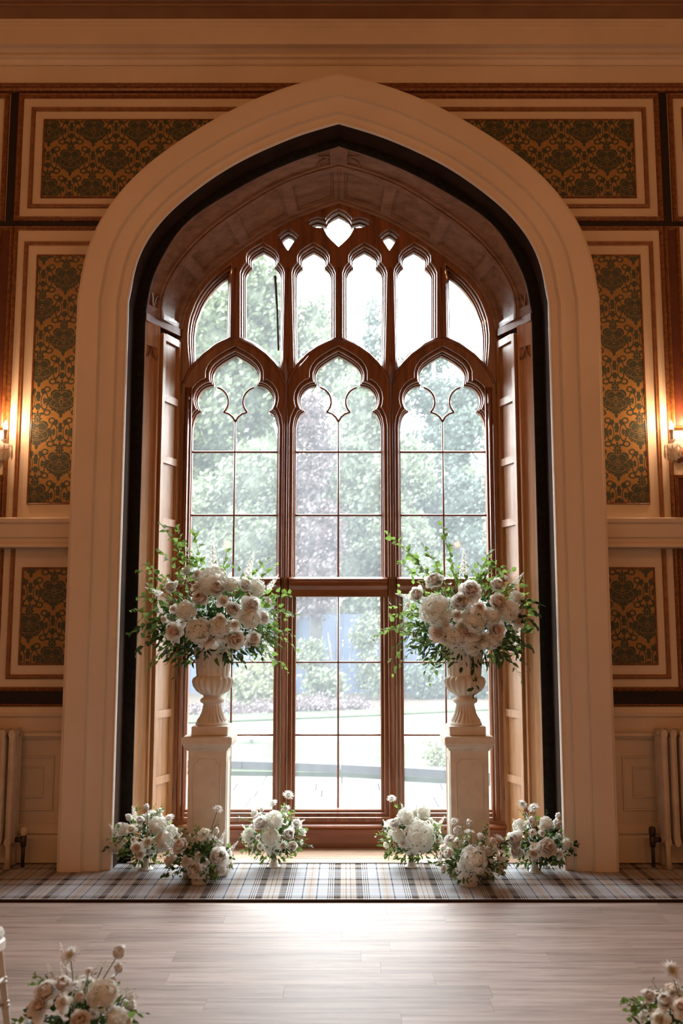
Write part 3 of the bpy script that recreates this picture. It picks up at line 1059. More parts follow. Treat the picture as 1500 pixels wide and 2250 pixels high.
QF = [(744, 477), (756, 483), (766, 493), (770, 501), (778, 497), (790, 494), (800, 497), (806, 501), (796, 506), (784, 507), (771, 506), (770, 515), (764, 526), (756, 535), (744, 546)]
QF = QF + [(1488 - x, y) for x, y in QF[-2:0:-1]]
DM = [(620, 531), (628, 524), (634, 521), (641, 524), (649, 531), (641, 541), (634, 552), (627, 541)]
UP += [QF, DM, [(1488 - x, y) for x, y in DM]]
up_polys = [[w2(x, y) for x, y in poly] for poly in UP]
holes += up_polys
outer = cF.poly(0.20, 0.0)
outer = [(x, max(z, 0.012)) for x, z in outer]
plate('tracery_back', outer, [offset_poly(h, 0.003) for h in holes], 0.790, 0.845, 0.003, 'dark_oak', win)
plate('tracery_bead', outer, [offset_poly(h, 0.012) for h in holes], 0.765, 0.790, 0.008, 'dark_oak', win)
small = set(range(6, 15))
plate('tracery_middle', outer, [offset_poly(h, 0.022 if i < 12 else 0.010) for i, h in enumerate(holes)], 0.725, 0.765, 0.011, 'dark_oak', win)
front = [offset_poly(h, 0.036 if i < 6 else 0.020) for i, h in enumerate(up_polys)]
for c, h in zip(LIGHT_X, low_half):                       # light and casement below share one opening here; the transom crosses it
    front.append(offset_poly([(c - HALF, Z_BOT)] + [(c + x, z) for x, z in HL[1:]] + [(c - x, z) for x, z in HL[-2:0:-1]] + [(c + HALF, Z_BOT)], 0.048))
# in the lower half the front moulding leaves only the mullions standing
plate('tracery_front', cF.poly(0.03, 0.012), front, 0.690, 0.725, 0.010, 'dark_oak', win)
# roll mouldings down the main mullions and hood moulds over the lights
for x in (-0.401, 0.3965):
    mb = MB(); mb.tube([(x, 0.688, 0.2), (x, 0.688, zz(800))], 0.013, 8); mb.build('mullion_roll', 'dark_oak', win, True)
    for dx in (-0.037, 0.037):
        mb = MB(); mb.tube([(x + dx, 0.735, 0.2), (x + dx, 0.735, zz(905))], 0.009, 6); mb.build('mullion_roll', 'dark_oak', win, True)
for x in (-1.155, 1.150):
    for dx, r in ((0.0, 0.016), (-0.03 if x > 0 else 0.03, 0.010)):
        mb = MB(); mb.tube([(x + dx, 0.69, 0.2), (x + dx, 0.69, zz(860))], r, 8); mb.build('jamb_roll', 'dark_oak', win, True)
for cx in LIGHT_X:
    mb = MB()
    pts = [(cx - 0.385, 0.69, zz(850)), (cx - 0.355, 0.69, zz(828)), (cx - 0.30, 0.69, zz(807)), (cx - 0.235, 0.69, zz(788)), (cx - 0.16, 0.69, zz(773)), (cx - 0.08, 0.69, zz(762)), (cx, 0.69, zz(755))]
    pts = pts + [(2 * cx - x, y, z) for x, y, z in pts[-2::-1]]
    mb.tube(pts, 0.012, 8)
    mb.build('hood_mould', 'dark_oak', win, True)
for x in (579, 689, 800.5, 909):
    pass
for xp in (520, 634, 744, 856, 966):
    p = w2(xp, 640)
    mb = MB(); mb.tube([(p[0], 0.692, zz(752 if xp in (520, 744, 966) else 800)), (p[0], 0.692, zz(600))], 0.010, 6); mb.build('mullion_roll', 'dark_oak', win, True)
# transoms
for c in LIGHT_X:
    mb = MB()
    za, zb = Z_TR_T + 0.02, Z_TR_B - 0.035
    mb.extrude_x([(0.80, za - 0.012), (0.690, za - 0.020), (0.660, za - 0.034), (0.655, za - 0.048), (0.672, za - 0.060), (0.668, za - 0.085), (0.690, za - 0.112), (0.690, zb), (0.80, zb)], c - 0.365, c + 0.365)
    mb.build('transom', 'red_oak', win, 'auto')
# casement stiles of the lower lights, bottom rail, sill and the plinth board under it
for c, h in zip(LIGHT_X, low_half):
    for sx in (-1, 1):
        mb = MB(); mb.box((c + sx * (h + 0.018) - 0.02, 0.752, Z_BOT - 0.05), (c + sx * (h + 0.018) + 0.02, 0.80, Z_TR_B + 0.01), 0.006); mb.build('casement_stile', 'dark_oak', win)
    mb = MB(); mb.box((c - h - 0.04, 0.750, Z_BOT - 0.062), (c + h + 0.04, 0.80, Z_BOT - 0.004), 0.006); mb.build('casement_rail', 'red_oak', win)
mb = MB()
mb.extrude_x([(0.84, 0.205), (0.705, 0.200), (0.690, 0.192), (0.682, 0.178), (0.660, 0.170), (0.652, 0.158), (0.660, 0.146), (0.676, 0.138), (0.676, 0.012), (0.84, 0.012)], -1.20, 1.20)
mb.build('sill', 'red_oak', win, 'auto')

# glazing bars
def bar(pts, r=0.0075):
    mb = MB(); mb.tube([(x, 0.806, z) for x, z in pts], r, 6); mb.build('glazing_bar', 'dark_oak', win, True)
def pane(poly):
    mb = prism(poly, 0.8155, 0.8185); mb.build('pane', 'window_glass', win)
Z1, Z2 = zz(993), zz(1132)
for i, cx in enumerate(LIGHT_X):
    zj = zz(926)
    bar([(cx, Z_TR_T), (cx, zj)])
    for s in (-1, 1):
        cc = cx + s * CIR[0] * -1
        # inner half of the side foil, then the little ogee that runs into the centre bar
        a_top = math.degrees(math.atan2(zz(853) - CIR[1], 0.029))
        a_bot = math.degrees(math.atan2(zz(906) - CIR[1], 0.084))
        pts = [(cx - s * (CIR[0] + 0.116 * math.cos(math.radians(a))) * -1, CIR[1] + 0.116 * math.sin(math.radians(a))) for a in [a_top + (a_bot - a_top) * k / 9 for k in range(10)]]
        pts = [(cx + s * (-(CIR[0] + 0.116 * math.cos(math.radians(a)))), CIR[1] + 0.116 * math.sin(math.radians(a))) for a in [a_top + (a_bot - a_top) * k / 9 for k in range(10)]]
        ogee = [pts[-1], (cx + s * 0.050, zz(909)), (cx + s * 0.020, zz(916)), (cx, zj)]
        bar(pts, 0.0085)
        bar(ogee, 0.0085)
        # panes
        side = [(cx, Z1), (cx, zj)] + ogee[-2::-1] + pts[-2::-1] + [(cx + s * 0.165, zz(838)), (cx + s * 0.30, zz(842)), (cx + s * (HALF + 0.02), zz(875)), (cx + s * (HALF + 0.02), Z1)]
        pane(side)
        for za, zb in ((Z1, Z2), (Z2, Z_TR_T - 0.02)):
            pane([(cx, zb), (cx + s * (HALF + 0.02), zb), (cx + s * (HALF + 0.02), za), (cx, za)])
        if s == 1:
            right = pts + ogee[1:]
    pane([(cx - (x - cx), z) for x, z in right] + [(x, z) for x, z in right[-2::-1]] + [(cx + 0.195, zz(832)), (cx + 0.16, zz(800)), (cx, zz(778)), (cx - 0.16, zz(800)), (cx - 0.195, zz(832))])
    for z in (Z1, Z2):
        bar([(cx - HALF - 0.01, z), (cx, z), (cx + HALF + 0.01, z)], 0.0085)
    zl = [Z_TR_B, zz(1455), zz(1615), Z_BOT]
    h = low_half[i]
    bar([(cx, Z_BOT), (cx, Z_TR_B)])
    for k in range(3):
        if k:
            bar([(cx - h - 0.01, zl[k]), (cx + h + 0.01, zl[k])])
        for s in (-1, 1):
            e0, e1 = (0.02 if k == 0 else 0), (0.02 if k == 2 else 0)
            pane([(cx, zl[k + 1] - e1), (cx + s * (h + 0.02), zl[k + 1] - e1), (cx + s * (h + 0.02), zl[k] + e0), (cx, zl[k] + e0)])
for poly in up_polys:
    pane(offset_poly(poly, 0.012))
# the loose strip of lead leaning in the second upper light
mb = MB()
a, b = at(604, 606, 0.75), at(611, 770, 0.77)
mb.tube([a, (a + b) / 2 + Vector((0.004, 0, 0)), b], [0.011, 0.009, 0.008], 6)
tag(mb.build('leaning_rod', 'lead_grey'), 'thin dark rod leaning inside the second upper window light', 'rod')

# ------------------------------------------------------------------ tartan carpet along the wall
rug = empty('carpet_runner', (0, -0.2, 0), 'long blue and brown tartan carpet runner under the window arch', 'carpet')
mb = MB(); mb.box((-3.6, -0.635, 0.0), (3.6, 0.232, 0.010)); mb.build('pile', 'tartan_carpet', rug)
for y0, y1 in ((-0.655, -0.633), (0.230, 0.240)):
    mb = MB(); mb.box((-3.6, y0, 0.0), (3.6, y1, 0.013), 0.003); mb.build('binding', 'dark_reveal', rug)

# ------------------------------------------------------------------ pedestals and urns
def pedestal(x, label):
    r = empty('pedestal', (x, 0.025, 0.01), label, 'pedestal', 'flower pedestals')
    def slab(name, w, z0, z1, bev=0.004):
        mb = MB(); mb.box((x - w, 0.025 - w, z0), (x + w, 0.025 + w, z1), bev); return mb.build(name, 'cast_stone', r)
    slab('shaft', 0.123, 0.010, 0.815)
    slab('plinth', 0.140, 0.010, 0.105)
    # necking and cap
    mb = MB()
    rings = []
    for w, z in ((0.123, 0.785), (0.132, 0.792), (0.134, 0.802), (0.150, 0.812), (0.157, 0.832), (0.160, 0.836), (0.160, 0.872), (0.150, 0.880)):
        rings.append([(x - w, 0.025 - w, z), (x + w, 0.025 - w, z), (x + w, 0.025 + w, z), (x - w, 0.025 + w, z)])
    mb.rings(rings); mb.build('cap', 'cast_stone', r)
    # raised panel outline with indented corners on the front and on both sides
    path = []
    a, z0, z1, q = 0.086, 0.15, 0.735, 0.030
    path = [(-a + q, z0), (a - q, z0), (a - q * 0.75, z0 + q * 0.75), (a, z0 + q), (a, z1 - q), (a - q * 0.75, z1 - q * 0.75), (a - q, z1), (-a + q, z1), (-a + q * 0.75, z1 - q * 0.75), (-a, z1 - q), (-a, z0 + q), (-a + q * 0.75, z0 + q * 0.75), (-a + q, z0)]
    for k in range(3):
        mb = MB()
        pts = []
        for u, z in path:
            if k == 0: pts.append((x + u, 0.025 - 0.123, z))
            elif k == 1: pts.append((x + 0.123, 0.025 + u, z))
            else: pts.append((x - 0.123, 0.025 + u, z))
        mb.tube(pts, 0.0045, 5)
        mb.build('panel_bead', 'cast_stone', r, True)
    return r
def urn(x, label):
    r = empty('urn', (x, 0.025, 0.881), label, 'urn', 'fluted flower urns')
    def L(name, prof, fl=0, n=96):
        mb = MB(); mb.lathe([(p[0], p[1] + 0.881, *p[2:]) for p in prof], (x, 0.025, 0), n, fl); return mb.build(name, 'cast_stone', r, 'auto')
    mb = MB(); mb.box((x - 0.118, 0.025 - 0.118, 0.881), (x + 0.118, 0.025 + 0.118, 0.941), 0.004); mb.build('base_block', 'cast_stone', r)
    L('foot', [(0.104, 0.060), (0.108, 0.068), (0.104, 0.078), (0.100, 0.082), (0.094, 0.092, 0.12), (0.078, 0.112, 0.16), (0.066, 0.140, 0.16), (0.060, 0.172, 0.14), (0.058, 0.190, 0.05), (0.061, 0.196), (0.064, 0.202)], 20, 120)
    L('collar', [(0.056, 0.200), (0.074, 0.204), (0.080, 0.214), (0.079, 0.226), (0.070, 0.234), (0.058, 0.240), (0.060, 0.250), (0.064, 0.256)], 0, 40)
    L('bowl', [(0.060, 0.252), (0.078, 0.262, 0.10), (0.102, 0.282, 0.15), (0.121, 0.312, 0.17), (0.128, 0.340, 0.17), (0.124, 0.362, 0.14), (0.112, 0.374, 0.06), (0.108, 0.378)], 18, 126)
    L('neck', [(0.106, 0.374), (0.107, 0.385, 0.05), (0.109, 0.42, 0.07), (0.114, 0.48, 0.07), (0.124, 0.54, 0.06), (0.134, 0.575, 0.03), (0.142, 0.585), (0.143, 0.595), (0.132, 0.597), (0.120, 0.57), (0.105, 0.50)], 18, 126)
    return r
PX = {-1: -0.838, 1: 0.838}
pl, pr = at(455, 1700, -0.09).x, at(1031, 1700, -0.09).x
PEDX = (pl, pr)
pedestal(pl, 'tall cream stone pedestal carrying the left flower urn')
pedestal(pr, 'tall cream stone pedestal carrying the right flower urn')
URNX = (at(466, 1600, 0.025).x, at(1020, 1600, 0.025).x)
urn(pl + 0.010, 'fluted cream stone urn on the left pedestal')
urn(pr - 0.006, 'fluted cream stone urn on the right pedestal')

# ------------------------------------------------------------------ radiators
def radiator(s, label):
    x0 = 2.135
    root = empty('radiator', (s * (x0 + 0.4), 0.14, 0.012), label, 'radiator', 'cast iron radiators')
    for k in range(13):
        xc = s * (x0 + 0.026 + k * 0.062)
        mb = MB()
        ft = 0.012 if k in (0, 12) else 0.13
        # a section: front and rear column joined by rounded hubs top and bottom
        for yc in (0.075, 0.135, 0.195):
            mb.tube([(xc, yc, 0.16), (xc, yc, 0.20), (xc, yc, 0.84), (xc, yc, 0.90)], [0.016, 0.023, 0.023, 0.016], 8)
        for zc in (0.185, 0.875):
            mb.rings([[(xc + 0.022 * math.cos(a), y, zc + 0.030 * math.sin(a)) for a in [j * math.pi / 5 for j in range(10)]] for y in (0.055, 0.07, 0.20, 0.215)])
        o = mb.build('section', 'radiator_paint', root, 'auto')
        if k in (0, 12):
            for yc in (0.075, 0.195):
                mb = MB(); mb.tube([(xc, yc, 0.19), (xc, yc, 0.10), (xc, yc - 0.005, 0.012)], [0.020, 0.015, 0.024], 8); mb.build('leg', 'radiator_paint', root, True)
    for zc in (0.185, 0.875):
        mb = MB(); mb.tube([(s * x0, 0.135, zc), (s * (x0 + 0.80), 0.135, zc)], 0.022, 8); mb.build('hub', 'radiator_paint', root, True)
    mb = MB(); mb.tube([(s * (x0 - 0.055), 0.135, 0.0), (s * (x0 - 0.055), 0.135, 0.20)], 0.013, 8); mb.build('pipe', 'dark_iron', root, True)
    mb = MB(); mb.tube([(s * (x0 - 0.055), 0.135, 0.17), (s * (x0 - 0.03), 0.135, 0.185), (s * x0, 0.135, 0.185)], [0.02, 0.017, 0.017], 8)
    mb.tube([(s * (x0 - 0.055), 0.135, 0.14), (s * (x0 - 0.055), 0.135, 0.21)], [0.019, 0.021], 8)
    mb.build('valve', 'dark_iron', root, True)
    mb = MB(); mb.lathe([(0.016, 0.21), (0.022, 0.222), (0.023, 0.255), (0.018, 0.265), (0.012, 0.268)], (s * (x0 - 0.055), 0.135, 0), 12); mb.build('valve_knob', 'radiator_paint' if s < 0 else 'dark_iron', root, True)
radiator(-1, 'cream cast iron column radiator on the left with a white valve knob')
radiator(1, 'cream cast iron column radiator on the right with a dark valve')

# ------------------------------------------------------------------ wall sconces
def drop_mesh():
    mb = MB(); mb.lathe([(0.002, 0.0), (0.0055, -0.006), (0.003, -0.013), (0.0075, -0.040), (0.0085, -0.052), (0.004, -0.064), (0.0008, -0.068)], (0, 0, 0), 6); return mb.mesh('crystal_drop', 'crystal')
DROP = drop_mesh()
def sconce(s, label):
    xc = s * 2.414
    root = empty('wall_sconce', (xc, WALL, 2.80), label, 'wall light', 'candle sconces on the wall')
    mb = MB()
    rings = []
    for r, y in ((0.052, WALL - 0.001), (0.052, WALL - 0.012), (0.038, WALL - 0.026), (0.022, WALL - 0.034), (0.012, WALL - 0.05)):
        rings.append([(xc + r * (1 + 0.10 * math.cos(8 * a)) * math.cos(a), y, 2.80 + 1.15 * r * (1 + 0.10 * math.cos(8 * a)) * math.sin(a)) for a in [k * math.pi / 20 for k in range(40)]])
    mb.rings(rings); mb.build('backplate', 'gilded_moulding', root, 'auto')
    for q in (-1, 1):
        bx, by = xc + q * 0.085, 0.150
        mb = MB()
        mb.tube([(xc, WALL - 0.03, 2.80), (xc + q * 0.02, 0.215, 2.765), (xc + q * 0.05, 0.18, 2.755), (bx, by, 2.785), (bx, by, 2.84)], 0.006, 6)
        arm = mb.build('arm', 'crystal', root, True)
        mb = MB(); mb.lathe([(0.004, 2.815), (0.030, 2.822), (0.052, 2.838), (0.056, 2.844), (0.050, 2.842), (0.020, 2.830), (0.006, 2.832)], (bx, by, 0), 20, 10)
        dish = mb.build('drip_dish', 'crystal', root, 'auto')
        mb = MB(); mb.lathe([(0.006, 2.832), (0.013, 2.845), (0.008, 2.858), (0.024, 2.872), (0.026, 2.880), (0.012, 2.874), (0.008, 2.885)], (bx, by, 0), 14)
        mb.build('crystal_collar', 'crystal', root, 'auto')
        mb = MB(); mb.lathe([(0.010, 2.872), (0.012, 2.88), (0.010, 2.912), (0.012, 2.925), (0.018, 2.950), (0.017, 2.952)], (bx, by, 0), 12)
        mb.build('candle_tube', 'candle_white', root, True)
        mb = MB(); mb.lathe([(0.012, 2.951), (0.0165, 2.962), (0.0172, 2.972), (0.014, 2.988), (0.008, 3.004), (0.003, 3.014), (0.0005, 3.020)], (bx, by, 0), 14)
        mb.build('bulb', 'lit_bulb', root, True)
        lamp('bulb_light', 'POINT', (bx, by - 0.0, 3.045), 5.6, (1.0, 0.57, 0.32), 0.02, None)
        for k in range(10):
            a = k * 2 * math.pi / 10
            o = bpy.data.objects.new('crystal_drop', DROP)
            link(o, root)
            o.location = (bx + 0.053 * math.cos(a), by + 0.053 * math.sin(a), 2.838)
            o.scale = (1, 1, 1.15 + 0.25 * (k % 2))
        for k in range(5):
            a = k * 2 * math.pi / 5
            o = bpy.data.objects.new('crystal_drop', DROP)
            link(o, root)
            o.location = (bx + 0.024 * math.cos(a), by + 0.024 * math.sin(a), 2.816)
            o.scale = (1.2, 1.2, 1.3)
sconce(-1, 'crystal candle wall light glowing left of the arch')
sconce(1, 'crystal candle wall light glowing right of the arch')

# ------------------------------------------------------------------ chair at the left edge
def chair():
    cx, cy = -1.408, -2.90
    r = empty('banquet_chair', (cx, cy, 0.0), 'white bamboo-style banquet chair with pale seat pad at the left edge', 'chair')
    ang = Matrix.Translation((cx, cy, 0)) @ Matrix.Rotation(math.radians(-6), 4, 'Z')
    def B(mb, name, mat, smooth=False):
        mb.v = [ang @ Vector(p) for p in mb.v]
        return mb.build(name, mat, r, smooth)
    def sq(w0, w1, d0, d1, z, e):
        out = []
        for (sx, sy) in ((1, -1), (1, 1), (-1, 1), (-1, -1)):
            for k in range(5):
                a = math.radians({(1, -1): -90, (1, 1): 0, (-1, 1): 90, (-1, -1): 180}[(sx, sy)] + k * 22.5)
                out.append((sx * (w0 - e) + e * math.cos(a), sy * (d0 - e) + e * math.sin(a), z))
        return out
    mb = MB(); mb.rings([sq(0.195, 0, 0.195, 0, 0.405, 0.05), sq(0.205, 0, 0.205, 0, 0.412, 0.055), sq(0.205, 0, 0.205, 0, 0.440, 0.055), sq(0.197, 0, 0.197, 0, 0.448, 0.05)])
    B(mb, 'seat_frame', 'chair_paint', 'auto')
    mb = MB(); mb.rings([sq(0.190, 0, 0.190, 0, 0.446, 0.05), sq(0.202, 0, 0.202, 0, 0.460, 0.055), sq(0.198, 0, 0.198, 0, 0.478, 0.055), sq(0.165, 0, 0.165, 0, 0.490, 0.05)])
    B(mb, 'seat_pad', 'cushion_cloth', 'auto')
    def leg(x, y, top, lean):
        mb = MB()
        pts, rr = [], []
        for z in [i * 0.05 for i in range(int(top / 0.05) + 1)] + [top]:
            q = (top - z) / top
            pts.append((x + lean[0] * (0.41 - z), y + lean[1] * (0.41 - z), z)); rr.append(0.013)
        mb.tube(pts, rr, 8)
        B(mb, 'leg', 'chair_paint', True)
        for z in (0.30, 0.285, 0.215, 0.20, 0.10):
            mb = MB()
            c = (x + lean[0] * (0.41 - z), y + lean[1] * (0.41 - z), z)
            mb.lathe([(0.012, -0.006), (0.0175, -0.002), (0.0175, 0.002), (0.012, 0.006)], c, 10)
            B(mb, 'leg_ring', 'chair_paint', True)
    for sx in (-1, 1):
        leg(sx * 0.175, 0.175, 0.41, (sx * 0.10, 0.12))
        leg(sx * 0.165, -0.175, 0.92, (sx * 0.03, -0.16))
    for z in (0.20, 0.30):
        for x0, y0, x1, y1 in ((-0.19, 0.19, 0.19, 0.19), (-0.19, -0.21, 0.19, -0.21), (-0.19, -0.21, -0.19, 0.19), (0.19, -0.21, 0.19, 0.19)):
            mb = MB(); mb.tube([(x0, y0, z), (x1, y1, z)], 0.009, 6); B(mb, 'stretcher', 'chair_paint', True)
    for z in (0.90, 0.78, 0.56):
        mb = MB(); mb.tube([(-0.165, -0.175 - 0.16 * (0.41 - z), z), (0, -0.19 - 0.16 * (0.41 - z), z + 0.01), (0.165, -0.175 - 0.16 * (0.41 - z), z)], 0.011, 6); B(mb, 'back_rail', 'chair_paint', True)
    for k in range(5):
        x = -0.11 + k * 0.055
        mb = MB(); mb.tube([(x, -0.185 - 0.16 * (0.41 - 0.56), 0.56), (x, -0.185 - 0.16 * (0.41 - 0.78), 0.78)], 0.008, 6); B(mb, 'spindle', 'chair_paint', True)
chair()

# ------------------------------------------------------------------ blooms (each kind modelled once or twice, unit radius, facing +Z)
def add_petal(mb, az, tilt, curl, L, W, cup, tint, rng, base_r=0.06, z0=0.0, ns=4, nq=4, ruffle=0.05, point=0.0):
    vs, ts = [], []
    ca, sa = math.cos(az), math.sin(az)
    r, z = base_r, z0
    ph = rng.random() * 6.28
    for i in range(ns + 1):
        s = i / ns
        psi = tilt + curl * s
        if i:
            r += math.sin(psi) * L / ns
            z += math.cos(psi) * L / ns
        w = W * (math.sin(math.pi * (0.12 + 0.74 * s)) ** 0.8) * (1 - point * s * s)
        for j in range(nq + 1):
            q = j / nq * 2 - 1
            off = cup * q * q * W
            rr = r - off * math.cos(psi)
            zz_ = z + off * math.sin(psi) + ruffle * L * s * math.sin(ph + q * 5.0) * abs(q) - 0.10 * L * s * s * q * q
            x, y = rr, q * w * 0.5
            vs.append((x * ca - y * sa, x * sa + y * ca, zz_))
            ts.append(tint)
    fs = []
    for i in range(ns):
        for j in range(nq):
            a = i * (nq + 1) + j
            fs.append((a, a + 1, a + nq + 2, a + nq + 1))
    mb.add(vs, fs, ts)

def core(mb, r, z, tint, n=8):
    mb2 = MB()
    mb2.lathe([(r * 0.35, z - r), (r * 0.9, z - r * 0.5), (r, z), (r * 0.8, z + r * 0.5), (r * 0.3, z + r * 0.9)], (0, 0, 0), n)
    mb.add(mb2.v, mb2.f, tint)

def peony(seed, mat, open_=1.0):
    rng = random.Random(seed)
    mb = MB()
    core(mb, 0.26, 0.18, 0.75)
    rad = math.radians
    for n, t, cu, L, W, cup, ti in ((5, 6, -34, 0.62, 0.55, 0.42, 0.8), (6, 18, -34, 0.80, 0.70, 0.40, 0.55), (7, 34, -30, 0.92, 0.82, 0.36, 0.30), (8, 58 * open_, -34, 1.02, 0.92, 0.32, 0.12), (8, 88 * open_, -30, 1.00, 0.95, 0.22, 0.0)):
        o = rng.random() * 6.28
        for k in range(n):
            add_petal(mb, o + k * 2 * math.pi / n + rng.uniform(-0.2, 0.2), rad(t + rng.uniform(-8, 8)), rad(cu + rng.uniform(-14, 14)), L * rng.uniform(0.88, 1.1) * 0.92, W, cup, ti, rng, 0.05, -0.12 if t > 50 else 0.0, ruffle=0.10)
    add = MB(); add.lathe([(0.05, -0.34), (0.20, -0.28), (0.26, -0.16), (0.12, -0.08)], (0, 0, 0), 8)
    mb.add(add.v, add.f, 0.2)
    return mb.mesh('peony_petals', mat, 'open')

def rose(seed, mat):
    rng = random.Random(seed)
    mb = MB()
    core(mb, 0.15, 0.22, 1.0)
    rad = math.radians
    for k in range(19):
        f = k / 18
        add_petal(mb, k * 2.39996 + rng.uniform(-0.15, 0.15), rad(2 + 68 * f ** 1.4), rad(-16 + 62 * f * f), 0.50 + 0.42 * f, 0.42 + 0.55 * f, 0.40 - 0.20 * f, 1.0 - f ** 0.7, rng, 0.03 + 0.08 * f, 0.06 - 0.20 * f, ruffle=0.04)
    add = MB(); add.lathe([(0.05, -0.34), (0.18, -0.28), (0.24, -0.14), (0.12, -0.06)], (0, 0, 0), 8)
    mb.add(add.v, add.f, 0.3)
    return mb.mesh('rose_petals', mat, 'open')

def ball(seed, mat, n=150):
    "hydrangea: a dome of four-petalled florets"
    rng = random.Random(seed)
    mb = MB()
    core(mb, 0.60, 0.0, 1.0, 10)
    for k in range(n):
        zc = 1 - 1.75 * (k + 0.5) / n
        rr = math.sqrt(max(0, 1 - zc * zc))
        a = k * 2.39996
        d = Vector((rr * math.cos(a), rr * math.sin(a), zc * 0.85)).normalized()
        c = d * rng.uniform(0.72, 1.0)
        x = d.orthogonal().normalized()
        x.rotate(Matrix.Rotation(rng.random() * 6.28, 3, d))
        y = d.cross(x)
        sz = rng.uniform(0.16, 0.23)
        dn = (d + Vector((rng.gauss(0, 1), rng.gauss(0, 1), rng.gauss(0, 1))) * 0.22).normalized()
        x = (x - dn * x.dot(dn)).normalized()
        y = dn.cross(x)
        for q in range(4):
            a0 = q * math.pi / 2
            u = x * math.cos(a0) + y * math.sin(a0)
            v = y * math.cos(a0) - x * math.sin(a0)
            h = rng.uniform(-0.02, 0.05)
            mb.add([c, c + (u * 0.42 + v * 0.46) * sz + dn * h, c + (u * 0.86 + v * 0.34) * sz + dn * h, c + u * 1.0 * sz, c + (u * 0.86 - v * 0.34) * sz + dn * h, c + (u * 0.42 - v * 0.46) * sz + dn * h], [(0, 1, 2, 3, 4, 5)], [0.35, 0.03, 0.0, 0.0, 0.0, 0.03])
    return mb.mesh('hydrangea_florets', mat, 'open')

def daisy(seed, mat, layers=3, disc=0.26):
    rng = random.Random(seed)
    mb = MB()
    for l in range(layers):
        n = 15
        for k in range(n):
            add_petal(mb, (k + l * 0.5) * 2 * math.pi / n + rng.uniform(-0.1, 0.1), math.radians(84 - 22 * l + rng.uniform(-8, 8)), math.radians(-6), 0.82 - 0.14 * l, 0.24, 0.10, 0.0, rng, 0.16, 0.02 * l, 3, 2, 0.02)
    core(mb, disc, 0.04, 1.0, 9)
    return mb.mesh('daisy_petals', mat, 'open')

def bud(seed, mat):
    rng = random.Random(seed)
    mb = MB()
    core(mb, 0.42, 0.30, 0.2)
    for k in range(9):
        add_petal(mb, k * 2.4, math.radians(20 + k * 2), math.radians(-42 + k * 2.5), 1.05, 0.85, 0.42, 0.1, rng, 0.10, -0.25, ruffle=0.05)
    return mb.mesh('bud_petals', mat, 'open')

def spire(seed, mat):
    "stock or delphinium: a stem of small florets, unit length along +Z"
    rng = random.Random(seed)
    mb = MB()
    for k in range(46):
        f = k / 46
        z = 0.15 + 0.85 * f
        r = 0.115 * (1 - f) ** 0.7 + 0.012
        a = k * 2.39996
        d = Vector((math.cos(a), math.sin(a), 0.35 + f)).normalized()
        c = Vector((0, 0, z)) + d * r
        x = d.orthogonal().normalized()
        y = d.cross(x)
        sz = 0.075 * (1 - f * 0.75)
        for q in range(5):
            t0, t1 = q * 1.2566 - 0.55, q * 1.2566 + 0.55
            mb.add([c - d * sz * 0.3, c + (x * math.cos(t0) + y * math.sin(t0)) * sz * 0.75, c + (x * math.cos((t0 + t1) / 2) + y * math.sin((t0 + t1) / 2)) * sz + d * sz * 0.2, c + (x * math.cos(t1) + y * math.sin(t1)) * sz * 0.75], [(0, 1, 2, 3)], [0.8, 0.1, 0, 0.1])
    return mb.mesh('spire_florets', mat, 'open')

def filler(seed, mat):
    rng = random.Random(seed)
    mb = MB()
    for k in range(60):
        d = Vector((rng.gauss(0, 1), rng.gauss(0, 1), rng.gauss(0.5, 1))).normalized() * rng.uniform(0.5, 1.0)
        b = MB(); b.lathe([(0.02, -0.05), (0.075, 0), (0.02, 0.06)], d, 5)
        mb.add(b.v, b.f, rng.random())
    return mb.mesh('filler_buds', mat, 'open')

BL = {
    'peony': [peony(1, 'petal_white'), peony(2, 'petal_white', 0.8), peony(3, 'petal_blush', 0.9)],
    'rose': [rose(4, 'petal_blush'), rose(5, 'petal_ivory')],
    'hydrangea': [ball(6, 'petal_hydrangea'), ball(7, 'petal_hydrangea')],
    'daisy': [daisy(8, 'petal_daisy')],
    'scabiosa': [daisy(9, 'petal_white', 4, 0.20)],
    'ranunculus': [rose(10, 'petal_ivory'), rose(15, 'petal_white')],
    'tulip': [bud(11, 'petal_white'), bud(12, 'petal_blush')],
    'stock': [spire(13, 'petal_white')],
    'filler': [filler(14, 'pale_filler')],
}
def leaf_mesh(name, mat, shape):
    if shape == 'birch':
        pts = [(0, 0), (0.30, 0.16), (0.42, 0.38), (0.26, 0.70), (0, 1.0), (-0.26, 0.70), (-0.42, 0.38), (-0.30, 0.16)]
    elif shape == 'lance':
        pts = [(0, 0), (0.14, 0.22), (0.17, 0.45), (0.10, 0.75), (0, 1.0), (-0.10, 0.75), (-0.17, 0.45), (-0.14, 0.22)]
    else:
        pts = [(0, 0), (0.22, 0.2), (0.30, 0.45), (0.20, 0.78), (0, 1.0), (-0.20, 0.78), (-0.30, 0.45), (-0.22, 0.2)]
    mb = MB()
    vs = [(x, y, abs(x) * 0.35 - 0.18 * y * y) for x, y in pts] + [(0, 0.45, -0.03)]
    mb.add(vs, [(8, i, (i + 1) % 8) for i in range(8)])
    return mb.mesh(name, mat, 'open')
LEAF = {'birch': leaf_mesh('leaf', 'birch_leaf', 'birch'), 'lance': leaf_mesh('leaf', 'mid_leaf', 'lance'), 'dark': leaf_mesh('leaf', 'dark_leaf', 'oval'), 'darklance': leaf_mesh('leaf', 'dark_leaf', 'lance')}

